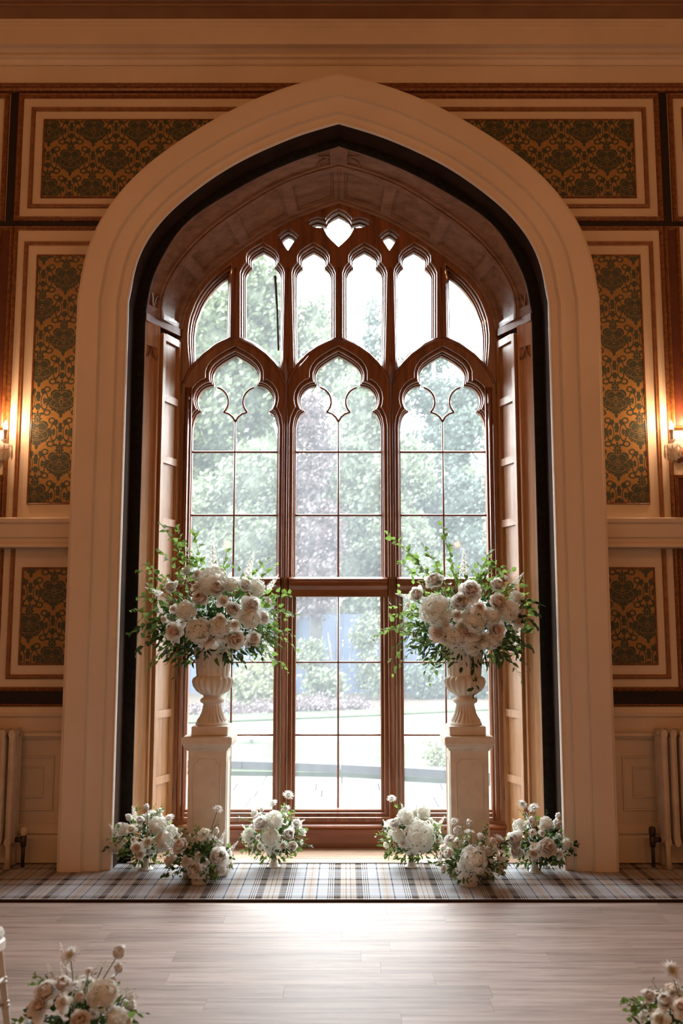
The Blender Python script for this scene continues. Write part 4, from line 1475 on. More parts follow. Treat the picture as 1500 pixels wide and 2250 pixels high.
def leaf_matrix(p, d, size, rng, roll=1.2):
    d = d.normalized()
    x = d.cross(Vector((0, 0, 1)))
    x = x.normalized() if x.length > 0.05 else Vector((1, 0, 0))
    x.rotate(Matrix.Rotation(rng.uniform(-roll, roll), 3, d))
    z = x.cross(d)
    M = Matrix((x, d, z)).transposed().to_4x4()
    return Matrix.Translation(p) @ M @ Matrix.Scale(size, 4)

def child(name, me, parent, M):
    o = bpy.data.objects.new(name, me)
    C.objects.link(o)
    o.parent = parent
    inv = parent.matrix_basis if parent.parent is None else parent.parent.matrix_basis @ parent.matrix_parent_inverse @ parent.matrix_basis
    o.matrix_parent_inverse = inv.inverted()
    o.matrix_basis = M
    return o

def bloom(root, kind, p, d, radius, rng, var=None):
    lst = BL[kind]
    me = lst[var % len(lst)] if var is not None else rng.choice(lst)
    q = d.to_track_quat('Z', 'Y')
    q = q @ Euler((0, 0, rng.random() * 6.28)).to_quaternion()
    M = Matrix.Translation(p) @ q.to_matrix().to_4x4() @ Matrix.Scale(radius, 4)
    return child(kind, me, root, M)

def sprig(root, a, b, kind, nleaf, size, rng, sag=0.1, name='branch', split=True, spread=0.9):
    "a twig from a to b with leaves along its outer part, each leaf its own piece"
    mid = (a + b) / 2 + Vector((0, 0, sag * (b - a).length))
    pts = []
    for k in range(9):
        s = k / 8
        pts.append(a * (1 - s) ** 2 + mid * 2 * s * (1 - s) + b * s * s + Vector((rng.uniform(-1, 1), rng.uniform(-1, 1), rng.uniform(-1, 1))) * 0.004)
    mb = MB(); mb.tube(pts, [0.0022 - 0.0015 * k / 8 for k in range(9)], 4)
    br = mb.build(name, 'stem_green', root, True)
    joined = MB()
    for k in range(nleaf):
        s = 0.28 + 0.72 * (k + rng.random() * 0.6) / nleaf
        s = min(s, 1.0)
        i = min(int(s * 8), 7)
        p = pts[i].lerp(pts[i + 1], s * 8 - i)
        t = (pts[i + 1] - pts[i]).normalized()
        side = Vector((rng.uniform(-1, 1), rng.uniform(-1, 1), rng.uniform(-1, 0.7)))
        d = (t * 0.7 + side * spread).normalized()
        sz = size * rng.uniform(0.7, 1.25) * (1.0 if s < 0.85 else 0.75)
        M = leaf_matrix(p + d * 0.006, d, sz, rng)
        if split:
            child('leaf', LEAF[kind], br, M)
        else:
            src = LEAF[kind]
            joined.add([M @ v.co for v in src.vertices], [tuple(f.vertices) for f in src.polygons])
    if not split:
        o = joined.build('leaves', LEAF[kind].materials[0].name, br, 'open')
        o['kind'] = 'stuff'
    return br

def foliage(root, c, rad, n, kind, size, rng, name='foliage', lo=0.45):
    "the dense leafy filling between the blooms: uncountable, one piece"
    mb = MB()
    src = LEAF[kind]
    co = [v.co.copy() for v in src.vertices]
    fc = [tuple(f.vertices) for f in src.polygons]
    for k in range(n):
        d = Vector((rng.gauss(0, 1), rng.gauss(0, 1), rng.gauss(0, 1))).normalized()
        p = c + Vector((d.x * rad[0], d.y * rad[1], d.z * rad[2])) * rng.uniform(lo, 1.0)
        dd = (d + Vector((rng.uniform(-1, 1), rng.uniform(-1, 1), rng.uniform(-1, 1))) * 0.8).normalized()
        M = leaf_matrix(p, dd, size * rng.uniform(0.7, 1.3), rng, 3.1)
        mb.add([M @ q for q in co], fc)
    o = mb.build(name, src.materials[0].name, root, 'open')
    o['kind'] = 'stuff'
    return o

def stem(root, a, b):
    mb = MB(); mb.tube([a, (a + b) / 2 + Vector((0.004, 0, 0.0)), b], 0.0022, 5); mb.build('stem', 'stem_green', root, True)

def on_ball(x, y, Yc, cx, cz, a, b, dep):
    "where the line of sight to a pixel meets the front of the flower mass"
    p = at(x, y, Yc)
    q = 1 - ((p.x - cx) / a) ** 2 - ((p.z - cz) / b) ** 2
    off = -dep * math.sqrt(max(0.0, q))
    return at(x, y, Yc + off)

PXM = 6.3 / F_PX            # metres per pixel at the urns
def big(cpx, label, blooms, spires, branches, trails, seed, urn_x):
    rng = random.Random(seed)
    Yc = 0.02
    c = at(*cpx, Yc)
    root = empty('flower_arrangement', (urn_x, 0.025, 1.46), label, 'flowers', 'tall urn flower arrangements')
    a, b, dep = 0.42, 0.30, 0.30
    heart = Vector((c.x, 0.03, c.z - 0.05))
    foliage(root, heart, (0.36, 0.27, 0.22), 620, 'dark', 0.042, rng, lo=0.15)
    foliage(root, heart + Vector((0, 0.02, 0.0)), (0.44, 0.30, 0.30), 420, 'lance', 0.048, rng, lo=0.55)
    foliage(root, heart + Vector((0, -0.02, -0.10)), (0.42, 0.26, 0.20), 420, 'darklance', 0.055, rng, lo=0.55)
    foliage(root, heart + Vector((0, 0.04, 0.06)), (0.52, 0.30, 0.36), 420, 'birch', 0.036, rng, lo=0.6)
    for x, y, kind, dpx, var in blooms:
        p = on_ball(x, y, Yc, c.x, c.z, a, b, dep)
        d = Vector((p.x - heart.x, (p.y - heart.y) * 1.3 - 0.12, p.z - heart.z + 0.05)).normalized()
        r = dpx * PXM * 0.5 * 1.22
        bloom(root, kind, p - d * r * 0.2, d, r, rng, var)
    for x, y, x2, y2 in spires:
        p0, p1 = at(x, y, Yc - 0.05), at(x2, y2, Yc - 0.02)
        d = p1 - p0
        M = Matrix.Translation(p0) @ d.to_track_quat('Z', 'Y').to_matrix().to_4x4() @ Matrix.Scale(d.length, 4)
        child('stock', BL['stock'][0], root, M)
        stem(root, heart, p0 + d * 0.8)
    for k, (x, y, n) in enumerate(branches):
        yy = Yc + rng.uniform(-0.16, 0.10)
        tip = at(x, y, yy)
        st = heart.lerp(tip, 0.35)
        sprig(root, st, tip, 'birch', n + 3, 0.042, rng, 0.12 if tip.z > heart.z - 0.1 else 0.28)
    for k, (x, y, n, kind) in enumerate(trails):
        tip = at(x, y, Yc - rng.uniform(0.08, 0.22))
        st = heart.lerp(tip, 0.4) + Vector((0, -0.10, 0.05))
        sprig(root, st, tip, kind, n, 0.046 if kind != 'birch' else 0.034, rng, 0.22, 'trailing_stem', True, 0.7)
    for k in range(14):
        th = rng.uniform(0, 2 * math.pi)
        p = heart + Vector((0.40 * math.cos(th), rng.uniform(-0.28, 0.1), 0.05 + 0.27 * math.sin(th)))
        if rng.random() < 0.6:
            bloom(root, 'filler', p, Vector((p.x - heart.x, -0.1, 0.2)).normalized(), rng.uniform(0.03, 0.05), rng)
    return root

big((468, 1352), 'large arrangement of white peonies and roses in the left urn', [
    (413, 1257, 'peony', 34, 1), (436, 1263, 'peony', 30, 0), (466, 1274, 'hydrangea', 60, 0), (477, 1294, 'peony', 42, 1), (377, 1291, 'peony', 34, 0), (440, 1316, 'peony', 42, 1), (538, 1285, 'peony', 37, 0),
    (552, 1332, 'peony', 48, 0), (511, 1340, 'peony', 40, 1), (491, 1322, 'ranunculus', 28, 1), (483, 1361, 'ranunculus', 24, 0), (515, 1372, 'ranunculus', 25, 0), (482, 1378, 'hydrangea', 42, 1), (383, 1388, 'rose', 48, 0),
    (435, 1385, 'hydrangea', 50, 1), (458, 1405, 'rose', 44, 0), (516, 1404, 'peony', 48, 2), (490, 1398, 'rose', 30, 1), (557, 1402, 'rose', 38, 0), (578, 1357, 'peony', 32, 0), (550, 1356, 'hydrangea', 44, 0),
    (407, 1341, 'hydrangea', 38, 0), (507, 1282, 'hydrangea', 30, 0), (381, 1338, 'ranunculus', 22, 1), (566, 1290, 'hydrangea', 34, 0), (345, 1305, 'scabiosa', 20, 0), (360, 1360, 'ranunculus', 18, 1), (590, 1320, 'scabiosa', 18, 0), (430, 1290, 'ranunculus', 22, 1)],
    [(470, 1265, 466, 1184), (540, 1275, 558, 1212), (362, 1310, 318, 1290), (585, 1300, 612, 1262), (420, 1360, 400, 1335)],
    [(352, 1148, 16), (385, 1160, 14), (424, 1168, 10), (348, 1205, 16), (316, 1240, 14), (300, 1250, 9), (390, 1190, 16), (425, 1215, 14), (500, 1208, 9), (590, 1228, 12), (612, 1240, 8), (298, 1310, 12), (288, 1345, 10), (640, 1308, 12), (655, 1350, 12), (648, 1395, 12), (655, 1430, 9), (630, 1478, 14), (610, 1380, 14), (285, 1392, 12)],
    [(280, 1395, 12, 'dark'), (296, 1440, 12, 'dark'), (322, 1472, 12, 'birch'), (345, 1455, 14, 'birch'), (382, 1492, 12, 'darklance'), (405, 1470, 12, 'darklance'), (450, 1448, 10, 'darklance'), (540, 1470, 12, 'darklance'), (585, 1455, 14, 'dark'), (612, 1470, 14, 'lance'), (560, 1440, 14, 'lance'), (330, 1400, 14, 'dark'), (625, 1430, 12, 'lance'), (372, 1440, 14, 'dark')],
    21, pl + 0.01)
big((1024, 1350), 'large arrangement of white peonies and roses in the right urn', [
    (954, 1277, 'peony', 46, 0), (918, 1308, 'peony', 42, 1), (955, 1338, 'hydrangea', 60, 1), (1012, 1324, 'peony', 50, 1), (1032, 1299, 'peony', 52, 0), (1090, 1288, 'peony', 40, 1), (1093, 1324, 'peony', 46, 2),
    (1118, 1341, 'hydrangea', 46, 0), (1136, 1366, 'rose', 40, 0), (1004, 1352, 'ranunculus', 28, 0), (1042, 1360, 'hydrangea', 52, 1), (1053, 1335, 'rose', 28, 0), (963, 1391, 'rose', 44, 0), (996, 1401, 'hydrangea', 44, 1),
    (1028, 1391, 'rose', 50, 0), (1013, 1377, 'ranunculus', 26, 0), (1056, 1404, 'rose', 44, 1), (1090, 1384, 'rose', 46, 0), (973, 1360, 'ranunculus', 24, 0), (980, 1374, 'ranunculus', 20, 0), (910, 1394, 'ranunculus', 18, 1),
    (1137, 1313, 'hydrangea', 28, 0), (1037, 1420, 'hydrangea', 36, 1), (1081, 1354, 'hydrangea', 34, 0), (1084, 1406, 'hydrangea', 36, 1), (1112, 1270, 'scabiosa', 22, 0), (895, 1330, 'scabiosa', 18, 0), (1145, 1345, 'ranunculus', 22, 1)],
    [(1018, 1276, 1019, 1204), (1118, 1300, 1150, 1258), (910, 1315, 868, 1304), (905, 1335, 888, 1345), (975, 1330, 966, 1300)],
    [(845, 1168, 15), (968, 1152, 16), (880, 1200, 14), (872, 1232, 12), (905, 1225, 14), (930, 1200, 14), (985, 1228, 8), (1078, 1205, 8), (1080, 1235, 14), (1110, 1245, 12), (1070, 1220, 10), (880, 1350, 12), (830, 1390, 8), (798, 1418, 12), (855, 1455, 12), (858, 1485, 10), (940, 1505, 8)],
    [(1045, 1538, 12, 'dark'), (1015, 1470, 12, 'dark'), (1070, 1470, 10, 'darklance'), (930, 1478, 12, 'lance'), (860, 1430, 14, 'lance'), (880, 1410, 14, 'lance'), (920, 1452, 14, 'darklance'), (965, 1450, 12, 'darklance'), (1190, 1330, 14, 'dark'), (1180, 1375, 14, 'dark'), (1170, 1430, 16, 'dark'), (1165, 1475, 14, 'darklance'), (1150, 1500, 10, 'lance'), (1140, 1450, 16, 'dark'), (1185, 1350, 14, 'dark'), (1110, 1460, 14, 'darklance')],
    22, pr - 0.006)

# ------------------------------------------------------------------ small bowls of flowers on the floor
def goblet(x, y, z, h, rim, label, low, fluted=False):
    r = empty('flower_bowl', (x, y, z), label, 'bowl', 'white footed bowls')
    mb = MB()
    if low:
        mb.lathe([(0.052, z), (0.054, z + 0.004), (0.050, z + 0.030), (0.050, z + 0.034)], (x, y, 0), 28); mb.build('foot', 'ceramic', r, 'auto')
        mb = MB(); mb.lathe([(0.045, z + 0.032), (0.075, z + 0.040), (rim * 0.9, z + 0.062), (rim, z + h), (rim - 0.006, z + h), (rim * 0.8, z + 0.065)], (x, y, 0), 32); mb.build('cup', 'ceramic', r, 'auto')
    else:
        fl = 0.10 if fluted else 0.0
        mb.lathe([(0.046, z), (0.047, z + 0.005), (0.034, z + 0.014, fl), (0.023, z + 0.030, fl), (0.018, z + 0.055, fl), (0.019, z + 0.072)], (x, y, 0), 48, 12); mb.build('foot', 'ceramic', r, 'auto')
        mb = MB(); mb.lathe([(0.017, z + 0.070), (0.035, z + 0.078), (0.058, z + 0.095), (rim, z + h), (rim - 0.005, z + h), (0.050, z + 0.10)], (x, y, 0), 32); mb.build('cup', 'ceramic', r, 'auto')
    return r

def posy(bx, by, cpx, rxp, ryp, tips, label, bowl_label, low, seed, tint=0, z0=0.010, Yb=None, specials=(), fluted=False, dens=1.0):
    rng = random.Random(seed)
    base = atz(bx, by, z0) if Yb is None else Vector((at(bx, by, Yb).x, Yb, z0))
    if Yb is None:
        base.y += 0.045
    goblet(base.x, base.y, z0, 0.105 if low else 0.135, 0.085 if low else 0.078, bowl_label, low, fluted)
    c = at(cpx[0], cpx[1], base.y)
    m = (base.y - CAM_Y) / F_PX
    rx, rz = rxp * m, ryp * m
    ry = rx * (0.55 if low and Yb is None else 0.85)
    root = empty('flower_posy', (base.x, base.y, z0 + 0.09), label, 'flowers', 'small bowl flower arrangements')
    heart = Vector((c.x, base.y, c.z - rz * 0.25))
    foliage(root, heart, (rx * 0.82, ry * 0.82, rz * 0.8), int(230 * dens), 'dark', 0.034, rng, lo=0.2)
    foliage(root, heart + Vector((0, 0, -rz * 0.25)), (rx * 1.0, ry, rz * 0.75), int(170 * dens), 'lance', 0.040, rng, lo=0.6)
    foliage(root, heart, (rx * 1.05, ry, rz * 1.1), int(60 * dens), 'birch', 0.026, rng, lo=0.75)
    kinds = ['peony', 'peony', 'rose', 'hydrangea', 'ranunculus', 'ranunculus', 'daisy', 'tulip', 'scabiosa', 'ranunculus', 'filler', 'hydrangea', 'stock']
    placed = []
    def put(kind, p, r, var=None):
        d = Vector(((p.x - heart.x) / rx, (p.y - heart.y) / ry - 0.15, (p.z - heart.z) / rz + 0.25))
        d = d.normalized() if d.length > 1e-4 else Vector((0, -1, 0.3)).normalized()
        if kind == 'stock':
            d = (d + Vector((0, 0, 0.5))).normalized()
            child('stock', BL['stock'][0], root, Matrix.Translation(p - d * 0.06) @ d.to_track_quat('Z', 'Y').to_matrix().to_4x4() @ Matrix.Scale(0.15, 4))
        else:
            bloom(root, kind, p, d, r, rng, var)
    for kind, x, y, dpx, var in specials:
        p = on_ball(x, y, base.y, heart.x, heart.z, rx, rz * 1.2, ry * 0.9)
        r = dpx * m * 0.55
        put(kind, p, r, var); placed.append((p, r))
    tries = 0
    while len(placed) < int(34 * dens) and tries < 600:
        tries += 1
        th, ph = rng.uniform(0, 2 * math.pi), rng.uniform(-0.35, 1.0)
        rr = math.sqrt(max(0, 1 - ph * ph)) if ph > 0 else 1.0
        p = heart + Vector((math.cos(th) * rr * rx * 0.88, math.sin(th) * rr * ry * 0.88, ph * rz))
        kind = rng.choice(kinds)
        r = {'peony': 0.046, 'rose': 0.040, 'hydrangea': 0.046, 'ranunculus': 0.027, 'daisy': 0.028, 'tulip': 0.026, 'scabiosa': 0.025, 'filler': 0.040, 'stock': 0.04}[kind] * rng.uniform(0.85, 1.15)
        if any((p - q).length < (r + s) * 0.72 for q, s in placed):
            continue
        placed.append((p, r))
        put(kind, p, r)
    for x, y, kind, dpx in tips:
        tp = at(x, y, base.y + rng.uniform(-0.06, 0.03))
        stem(root, heart, tp)
        if kind == 'stock':
            d = (tp - heart).normalized()
            child('stock', BL['stock'][0], root, Matrix.Translation(tp - d * 0.10) @ d.to_track_quat('Z', 'Y').to_matrix().to_4x4() @ Matrix.Scale(0.13, 4))
        else:
            dd = Vector((rng.uniform(-0.4, 0.4), -0.5, 0.75)).normalized()
            bloom(root, kind, tp, dd, dpx * m * (0.8 if kind == 'tulip' else 0.58), rng, 0)
    for k in range(4):
        tip = heart + Vector((rng.uniform(-0.7, 0.7) * rx, rng.uniform(-0.5, 0.3) * ry, rz * rng.uniform(1.25, 1.7)))
        sprig(root, heart.lerp(tip, 0.4), tip, rng.choice(('lance', 'birch')), 10, 0.022, rng, 0.05)
    for k in range(9):
        a = rng.uniform(0, 2 * math.pi)
        tip = heart + Vector((math.cos(a) * rx * 1.25, math.sin(a) * ry * 1.15, rng.uniform(-0.75, 0.8) * rz))
        sprig(root, heart.lerp(tip, 0.45), tip, rng.choice(('lance', 'birch', 'dark')), 9, 0.030, rng, 0.15)
    return root

posy(318, 1914, (322, 1832), 72, 48, [(323, 1776, 'tulip', 16), (262, 1815, 'scabiosa', 18), (372, 1800, 'scabiosa', 24), (285, 1800, 'tulip', 20), (352, 1782, 'scabiosa', 16), (255, 1822, 'stock', 1)],
     'bowl posy of white lisianthus nearest the left shutter', 'white fluted footed bowl nearest the left shutter', False, 31, fluted=True,
     specials=[('rose', 302, 1862, 30, 0), ('rose', 308, 1876, 26, 0), ('ranunculus', 325, 1851, 24, 0), ('hydrangea', 360, 1848, 40, 1), ('peony', 309, 1806, 24, 1), ('hydrangea', 345, 1815, 36, 0), ('rose', 290, 1822, 24, 1)])
posy(436, 1944, (440, 1872), 72, 44, [(478, 1779, 'scabiosa', 22), (475, 1830, 'tulip', 18), (395, 1828, 'tulip', 16)],
     'low bowl posy of blush peonies in front of the left pedestal', 'low white footed bowl in front of the left pedestal', True, 32,
     specials=[('peony', 400, 1862, 44, 2), ('rose', 450, 1834, 34, 1), ('peony', 476, 1884, 56, 1), ('rose', 410, 1893, 26, 1), ('rose', 432, 1905, 32, 0), ('ranunculus', 452, 1895, 18, 1), ('peony', 378, 1890, 34, 2), ('peony', 482, 1908, 34, 0)])
posy(600, 1908, (604, 1826), 66, 46, [(633, 1748, 'scabiosa', 24), (600, 1766, 'scabiosa', 20), (628, 1778, 'daisy', 20), (558, 1792, 'tulip', 22), (575, 1782, 'tulip', 14), (662, 1805, 'stock', 1), (545, 1838, 'stock', 1)],
     'white posy on a slim footed bowl at the left of the window sill', 'slim white footed bowl at the left of the window sill', False, 33,
     specials=[('peony', 575, 1812, 40, 0), ('peony', 632, 1835, 34, 1), ('daisy', 620, 1858, 24, 0), ('hydrangea', 602, 1802, 36, 0), ('peony', 648, 1812, 24, 1), ('hydrangea', 595, 1840, 36, 0)])
posy(905, 1908, (908, 1828), 66, 48, [(860, 1756, 'scabiosa', 20), (915, 1768, 'stock', 1), (930, 1784, 'hydrangea', 26), (958, 1820, 'tulip', 18)],
     'white hydrangea posy on a slim footed bowl at the right of the window sill', 'slim white footed bowl at the right of the window sill', False, 34,
     specials=[('hydrangea', 922, 1838, 62, 0), ('hydrangea', 890, 1795, 34, 0), ('daisy', 886, 1853, 24, 0), ('peony', 868, 1812, 30, 0), ('hydrangea', 875, 1835, 26, 0)])
posy(1032, 1949, (1034, 1876), 76, 44, [(997, 1806, 'scabiosa', 20), (1002, 1828, 'tulip', 24), (1033, 1812, 'tulip', 20)],
     'low bowl posy with cream hydrangea in front of the right pedestal', 'low white footed bowl in front of the right pedestal', True, 35,
     specials=[('hydrangea', 1041, 1888, 56, 1), ('daisy', 1095, 1843, 26, 0), ('rose', 1082, 1850, 24, 0), ('scabiosa', 1030, 1830, 24, 0), ('ranunculus', 1055, 1838, 20, 1), ('rose', 1094, 1910, 28, 0), ('filler', 1020, 1845, 28, 0), ('peony', 988, 1846, 26, 0)])
posy(1178, 1920, (1182, 1842), 68, 48, [(1147, 1768, 'daisy', 22), (1172, 1776, 'scabiosa', 24), (1226, 1797, 'tulip', 18), (1222, 1815, 'tulip', 28)],
     'bowl posy with a large cream peony nearest the right shutter', 'white fluted footed bowl nearest the right shutter', False, 36, fluted=True,
     specials=[('peony', 1200, 1862, 48, 2), ('rose', 1172, 1874, 30, 0), ('ranunculus', 1226, 1876, 26, 1), ('peony', 1133, 1848, 44, 0), ('tulip', 1168, 1806, 26, 0), ('hydrangea', 1200, 1810, 28, 0), ('peony', 1135, 1870, 34, 0)])
posy(165, 2330, (165, 2225), 125, 72, [(136, 2090, 'stock', 1), (155, 2100, 'daisy', 40), (259, 2098, 'tulip', 38), (263, 2132, 'tulip', 28), (112, 2135, 'stock', 1), (195, 2135, 'scabiosa', 20), (225, 2125, 'filler', 24), (280, 2190, 'filler', 36), (250, 2160, 'tulip', 26), (165, 2170, 'scabiosa', 34)],
     'foreground posy of white flowers beside the chair', 'low white bowl in the foreground beside the chair', True, 37, z0=0.0, Yb=-2.80,
     specials=[('peony', 105, 2185, 60, 0), ('peony', 140, 2170, 46, 1), ('rose', 90, 2215, 60, 0), ('tulip', 175, 2195, 40, 1), ('hydrangea', 225, 2185, 60, 0), ('ranunculus', 140, 2205, 36, 1), ('peony', 175, 2245, 50, 2), ('hydrangea', 255, 2235, 40, 0)])
posy(1500, 2335, (1505, 2235), 105, 66, [(1474, 2134, 'daisy', 44), (1488, 2160, 'stock', 1), (1422, 2190, 'peony', 32)],
     'foreground posy of white flowers at the right edge', 'low white bowl in the foreground at the right edge', True, 38, z0=0.0, Yb=-2.80,
     specials=[('peony', 1462, 2205, 44, 1), ('rose', 1495, 2215, 44, 0), ('rose', 1450, 2240, 44, 1), ('filler', 1425, 2230, 30, 0)])

# ------------------------------------------------------------------ the garden beyond the glass
GZ = -0.16
def ground(name, poly, z, mat, label, cat, kind=None, th=0.3, bump=0.0):
    mb = MB(); mb.rings([[(x, y, z - th) for x, y in poly], [(x, y, z) for x, y in poly]])
    o = mb.build(name, mat)
    return tag(o, label, cat, kind=kind)
g = lambda x, y: tuple(atz(x, y, GZ))[:2]
mb = MB(); mb.box((-80, 1.2, -1.2), (80, 120, GZ - 0.10)); tag(mb.build('garden_ground', 'leaf_litter'), kind='structure')
# terrace of flagstones
ter = empty('terrace', (0, 3, GZ), kind='structure')
rng = random.Random(71)
y = 1.26
while y < 4.85:
    d = rng.choice((0.45, 0.6, 0.75))
    x = -3.6 - rng.random() * 0.6
    while x < 3.6:
        w = rng.choice((0.5, 0.7, 0.9))
        if -0.60 * (y + 6.4) / 1.9 < x + w / 2 < 0.60 * (y + 6.4) / 1.9:
            mb = MB(); mb.box((x + 0.006, y + 0.006, GZ - 0.08), (x + w - 0.006, y + d - 0.006, GZ + rng.uniform(-0.006, 0.006)), 0.006)
            mb.build('flagstone', 'paving_stone', ter)
        x += w
    y += d
# curved stone edging between terrace and lawn
kerb = empty('stone_edging', (0, 5.2, GZ), 'low curved grey stone edging between terrace and lawn', 'edging')
for i in range(14):
    x0, x1 = -4.2 + i * 0.6, -4.2 + (i + 1) * 0.6 - 0.012
    def ky(x): return 5.35 - 0.05 * (x + 0.5) ** 2 - 0.26 * x
    mb = MB(); mb.rings([[(x0, ky(x0) - 0.13, z0), (x1, ky(x1) - 0.13, z0), (x1, ky(x1) + 0.13, z0), (x0, ky(x0) + 0.13, z0)] for z0 in (GZ - 0.2, GZ + 0.14)])
    mb.build('stone', 'kerb_stone', kerb)
ground('lawn', [(-14, 5.5), (-4, 5.6), (0, 5.2), (4, 3.7), (14, 3.2), (14, 5.4), (4, 6.6), (1, 8.2), (-2, 8.8), (-14, 9.4)], GZ + 0.05, 'lawn_grass', 'near strip of mown lawn past the stone edging', 'lawn', 'stuff', 0.2)
ground('driveway', [(-30, 10.0), (-2, 8.9), (1, 8.2), (4, 6.6), (14, 5.2), (40, 6.0), (40, 16.2), (4, 15.1), (0.5, 13.2), (-3, 11.6), (-30, 11.2)], GZ + 0.0, 'drive_gravel', 'pale grey driveway curving across the garden', 'driveway', 'stuff', 0.2)
ground('lawn', [(-30, 11.3), (-3, 11.7), (0.5, 13.3), (4, 15.2), (2.2, 15.3), (0.3, 14.6), (-3, 13.4), (-30, 12.9)], GZ + 0.03, 'lawn_grass', 'far strip of grass beyond the driveway', 'lawn', 'stuff', 0.2)

backdrop = empty('shade_backdrop', (2.0, 21.5, -0.2), 'blue shade-coloured fence behind the garden shrubs', 'backdrop')  # added boards stand in for deep blue shade behind the shrubs
for i in range(46):
    x = -5 + i * 0.20
    mb = MB(); mb.box((x, 21.5, -0.2), (x + 0.19, 21.55, 2.05 + 0.02 * (i % 2))); mb.build('board', 'blue_shade', backdrop)
for z in (0.4, 1.6):
    mb = MB(); mb.box((-5, 21.55, z), (4.2, 21.62, z + 0.12)); mb.build('rail', 'blue_shade', backdrop)
p = atz(552, 1632, GZ + 0.05)
fl = empty('flood_lamp', p, 'small white garden lamp on the grass behind the left pedestal', 'lamp')
mb = MB(); mb.box((p.x - 0.12, p.y - 0.06, p.z + 0.05), (p.x + 0.12, p.y + 0.06, p.z + 0.22), 0.02); mb.build('housing', 'ceramic', fl)
mb = MB(); mb.tube([(p.x, p.y, p.z - 0.02), (p.x, p.y, p.z + 0.06)], 0.03, 8); mb.build('stake', 'dark_iron', fl)

def crown(mb, blobs, n, size, rng, droop=0.0):
    tot = sum(r[0] * r[2] for _, r in blobs)
    for c, r in blobs:
        k = int(n * r[0] * r[2] / tot / 16)
        for _ in range(k):                                    # leaves grow in tufts, with gaps between them
            d = Vector((rng.gauss(0, 1), rng.gauss(0, 1), rng.gauss(0, 1))).normalized()
            bump = 0.86 + 0.30 * noise.noise(Vector((d.x * 2.2 + c[0], d.y * 2.2 + c[1], d.z * 2.2 + c[2])))
            q = rng.uniform(0.66, 1.0) * bump
            pc = Vector(c) + Vector((d.x * r[0], d.y * r[1], d.z * r[2])) * q
            tr = size * rng.uniform(2.0, 3.6)
            for _k in range(16):
                p = pc + Vector((rng.gauss(0, 1) * tr, rng.gauss(0, 1) * tr, rng.gauss(0, 0.6) * tr)) * 0.6
                a = Vector((rng.uniform(-1, 1), rng.uniform(-1, 1), rng.uniform(-1, 1))).normalized()
                b = a.orthogonal().normalized()
                e = a.cross(b)
                s = size * rng.uniform(0.5, 1.1)
                mb.add([p - b * s, p - e * s * 0.55 - Vector((0, 0, droop * s)), p + b * s, p + e * s * 0.55], [(0, 1, 2, 3)])

def lump(blobs, f=0.74):
    mb = MB()
    for c, r in blobs:
        rings = []
        for i in range(9):
            th = math.pi * (0.06 + 0.88 * i / 8)
            rr = []
            for k in range(12):
                a = k * math.pi / 6
                d = Vector((math.sin(th) * math.cos(a), math.sin(th) * math.sin(a), math.cos(th)))
                b = f * (0.86 + 0.26 * noise.noise(Vector((d.x * 2.2 + c[0], d.y * 2.2 + c[1], d.z * 2.2 + c[2]))))
                rr.append(Vector(c) + Vector((d.x * r[0], d.y * r[1], d.z * r[2])) * b)
            rings.append(rr)
        mb.rings(rings)
    return mb

def tree(name, label, cat, base, blobs, n, size, mat, seed, trunk=0.25, group=None, inner=True, f=0.62):
    rng = random.Random(seed)
    root = empty(name, base, label, cat, group)
    mb = MB(); crown(mb, blobs, int(n * 1.6), size, rng)
    o = mb.build('foliage', mat, root, 'open')
    o['kind'] = 'stuff'
    if inner:
        o = lump(blobs, f).build('inner_crown', mat, root, True)
    if trunk:
        top = max(c[2] for c, r in blobs)
        mb = MB(); mb.tube([Vector(base) + Vector((0, 0, -0.1)), Vector((base[0] + 0.1, base[1], top * 0.5)), Vector((base[0], base[1], top))], [trunk, trunk * 0.7, trunk * 0.25], 7)
        mb.build('trunk', 'tree_bark', root, True)
    return root

def B(x, y, Y, rx_px, rz_px, depth=None):
    "a rounded mass of foliage seen about pixel x, y at depth Y"
    c = at(x, y, Y)
    m = (Y - CAM_Y) / F_PX
    rx, rz = rx_px * m, rz_px * m
    return (tuple(c), (rx, depth or rx * 0.8, rz))
G = 'trees beyond the window'
tree('oak_tree', 'tall green tree filling the upper left window lights', 'tree', (at(455, 1500, 27).x, 27, -0.2), [B(470, 760, 27, 120, 150), B(560, 650, 27.5, 75, 100), B(440, 930, 26, 110, 120), B(560, 860, 27, 90, 120), B(600, 780, 28, 70, 110), B(500, 1080, 26.5, 120, 110)], 15000, 0.15, 'oak_foliage', 81, 0.4, G)
tree('garden_tree', 'bushy green tree behind the left main light', 'tree', (at(540, 1500, 22).x, 22, -0.2), [B(560, 1060, 22, 80, 100), B(450, 1130, 22.5, 80, 90), B(540, 1200, 21.5, 95, 95), B(440, 1280, 21, 80, 80), B(580, 1330, 21, 70, 80)], 9000, 0.10, 'pale_foliage', 82, 0.25, G)
tree('copper_tree', 'copper-leaved tree behind the central window light', 'tree', (at(690, 1500, 20).x, 20, -0.2), [B(680, 930, 20, 50, 75), B(668, 1050, 20, 45, 70), B(700, 1180, 20, 62, 90), B(690, 1290, 19.6, 60, 80), B(712, 1010, 20.4, 26, 40)], 7000, 0.085, 'copper_foliage', 83, 0.2, G, f=0.6)
tree('garden_tree', 'pale green tree behind the right half of the central light', 'tree', (at(790, 1500, 25).x, 25, -0.2), [B(800, 900, 25, 75, 110), B(760, 1040, 24.5, 85, 110), B(820, 1120, 24, 80, 110), B(780, 1250, 24, 90, 100), B(800, 1335, 23, 60, 60), B(720, 800, 27, 60, 100), B(690, 720, 28, 45, 90)], 13000, 0.12, 'pale_foliage', 84, 0.3, G)
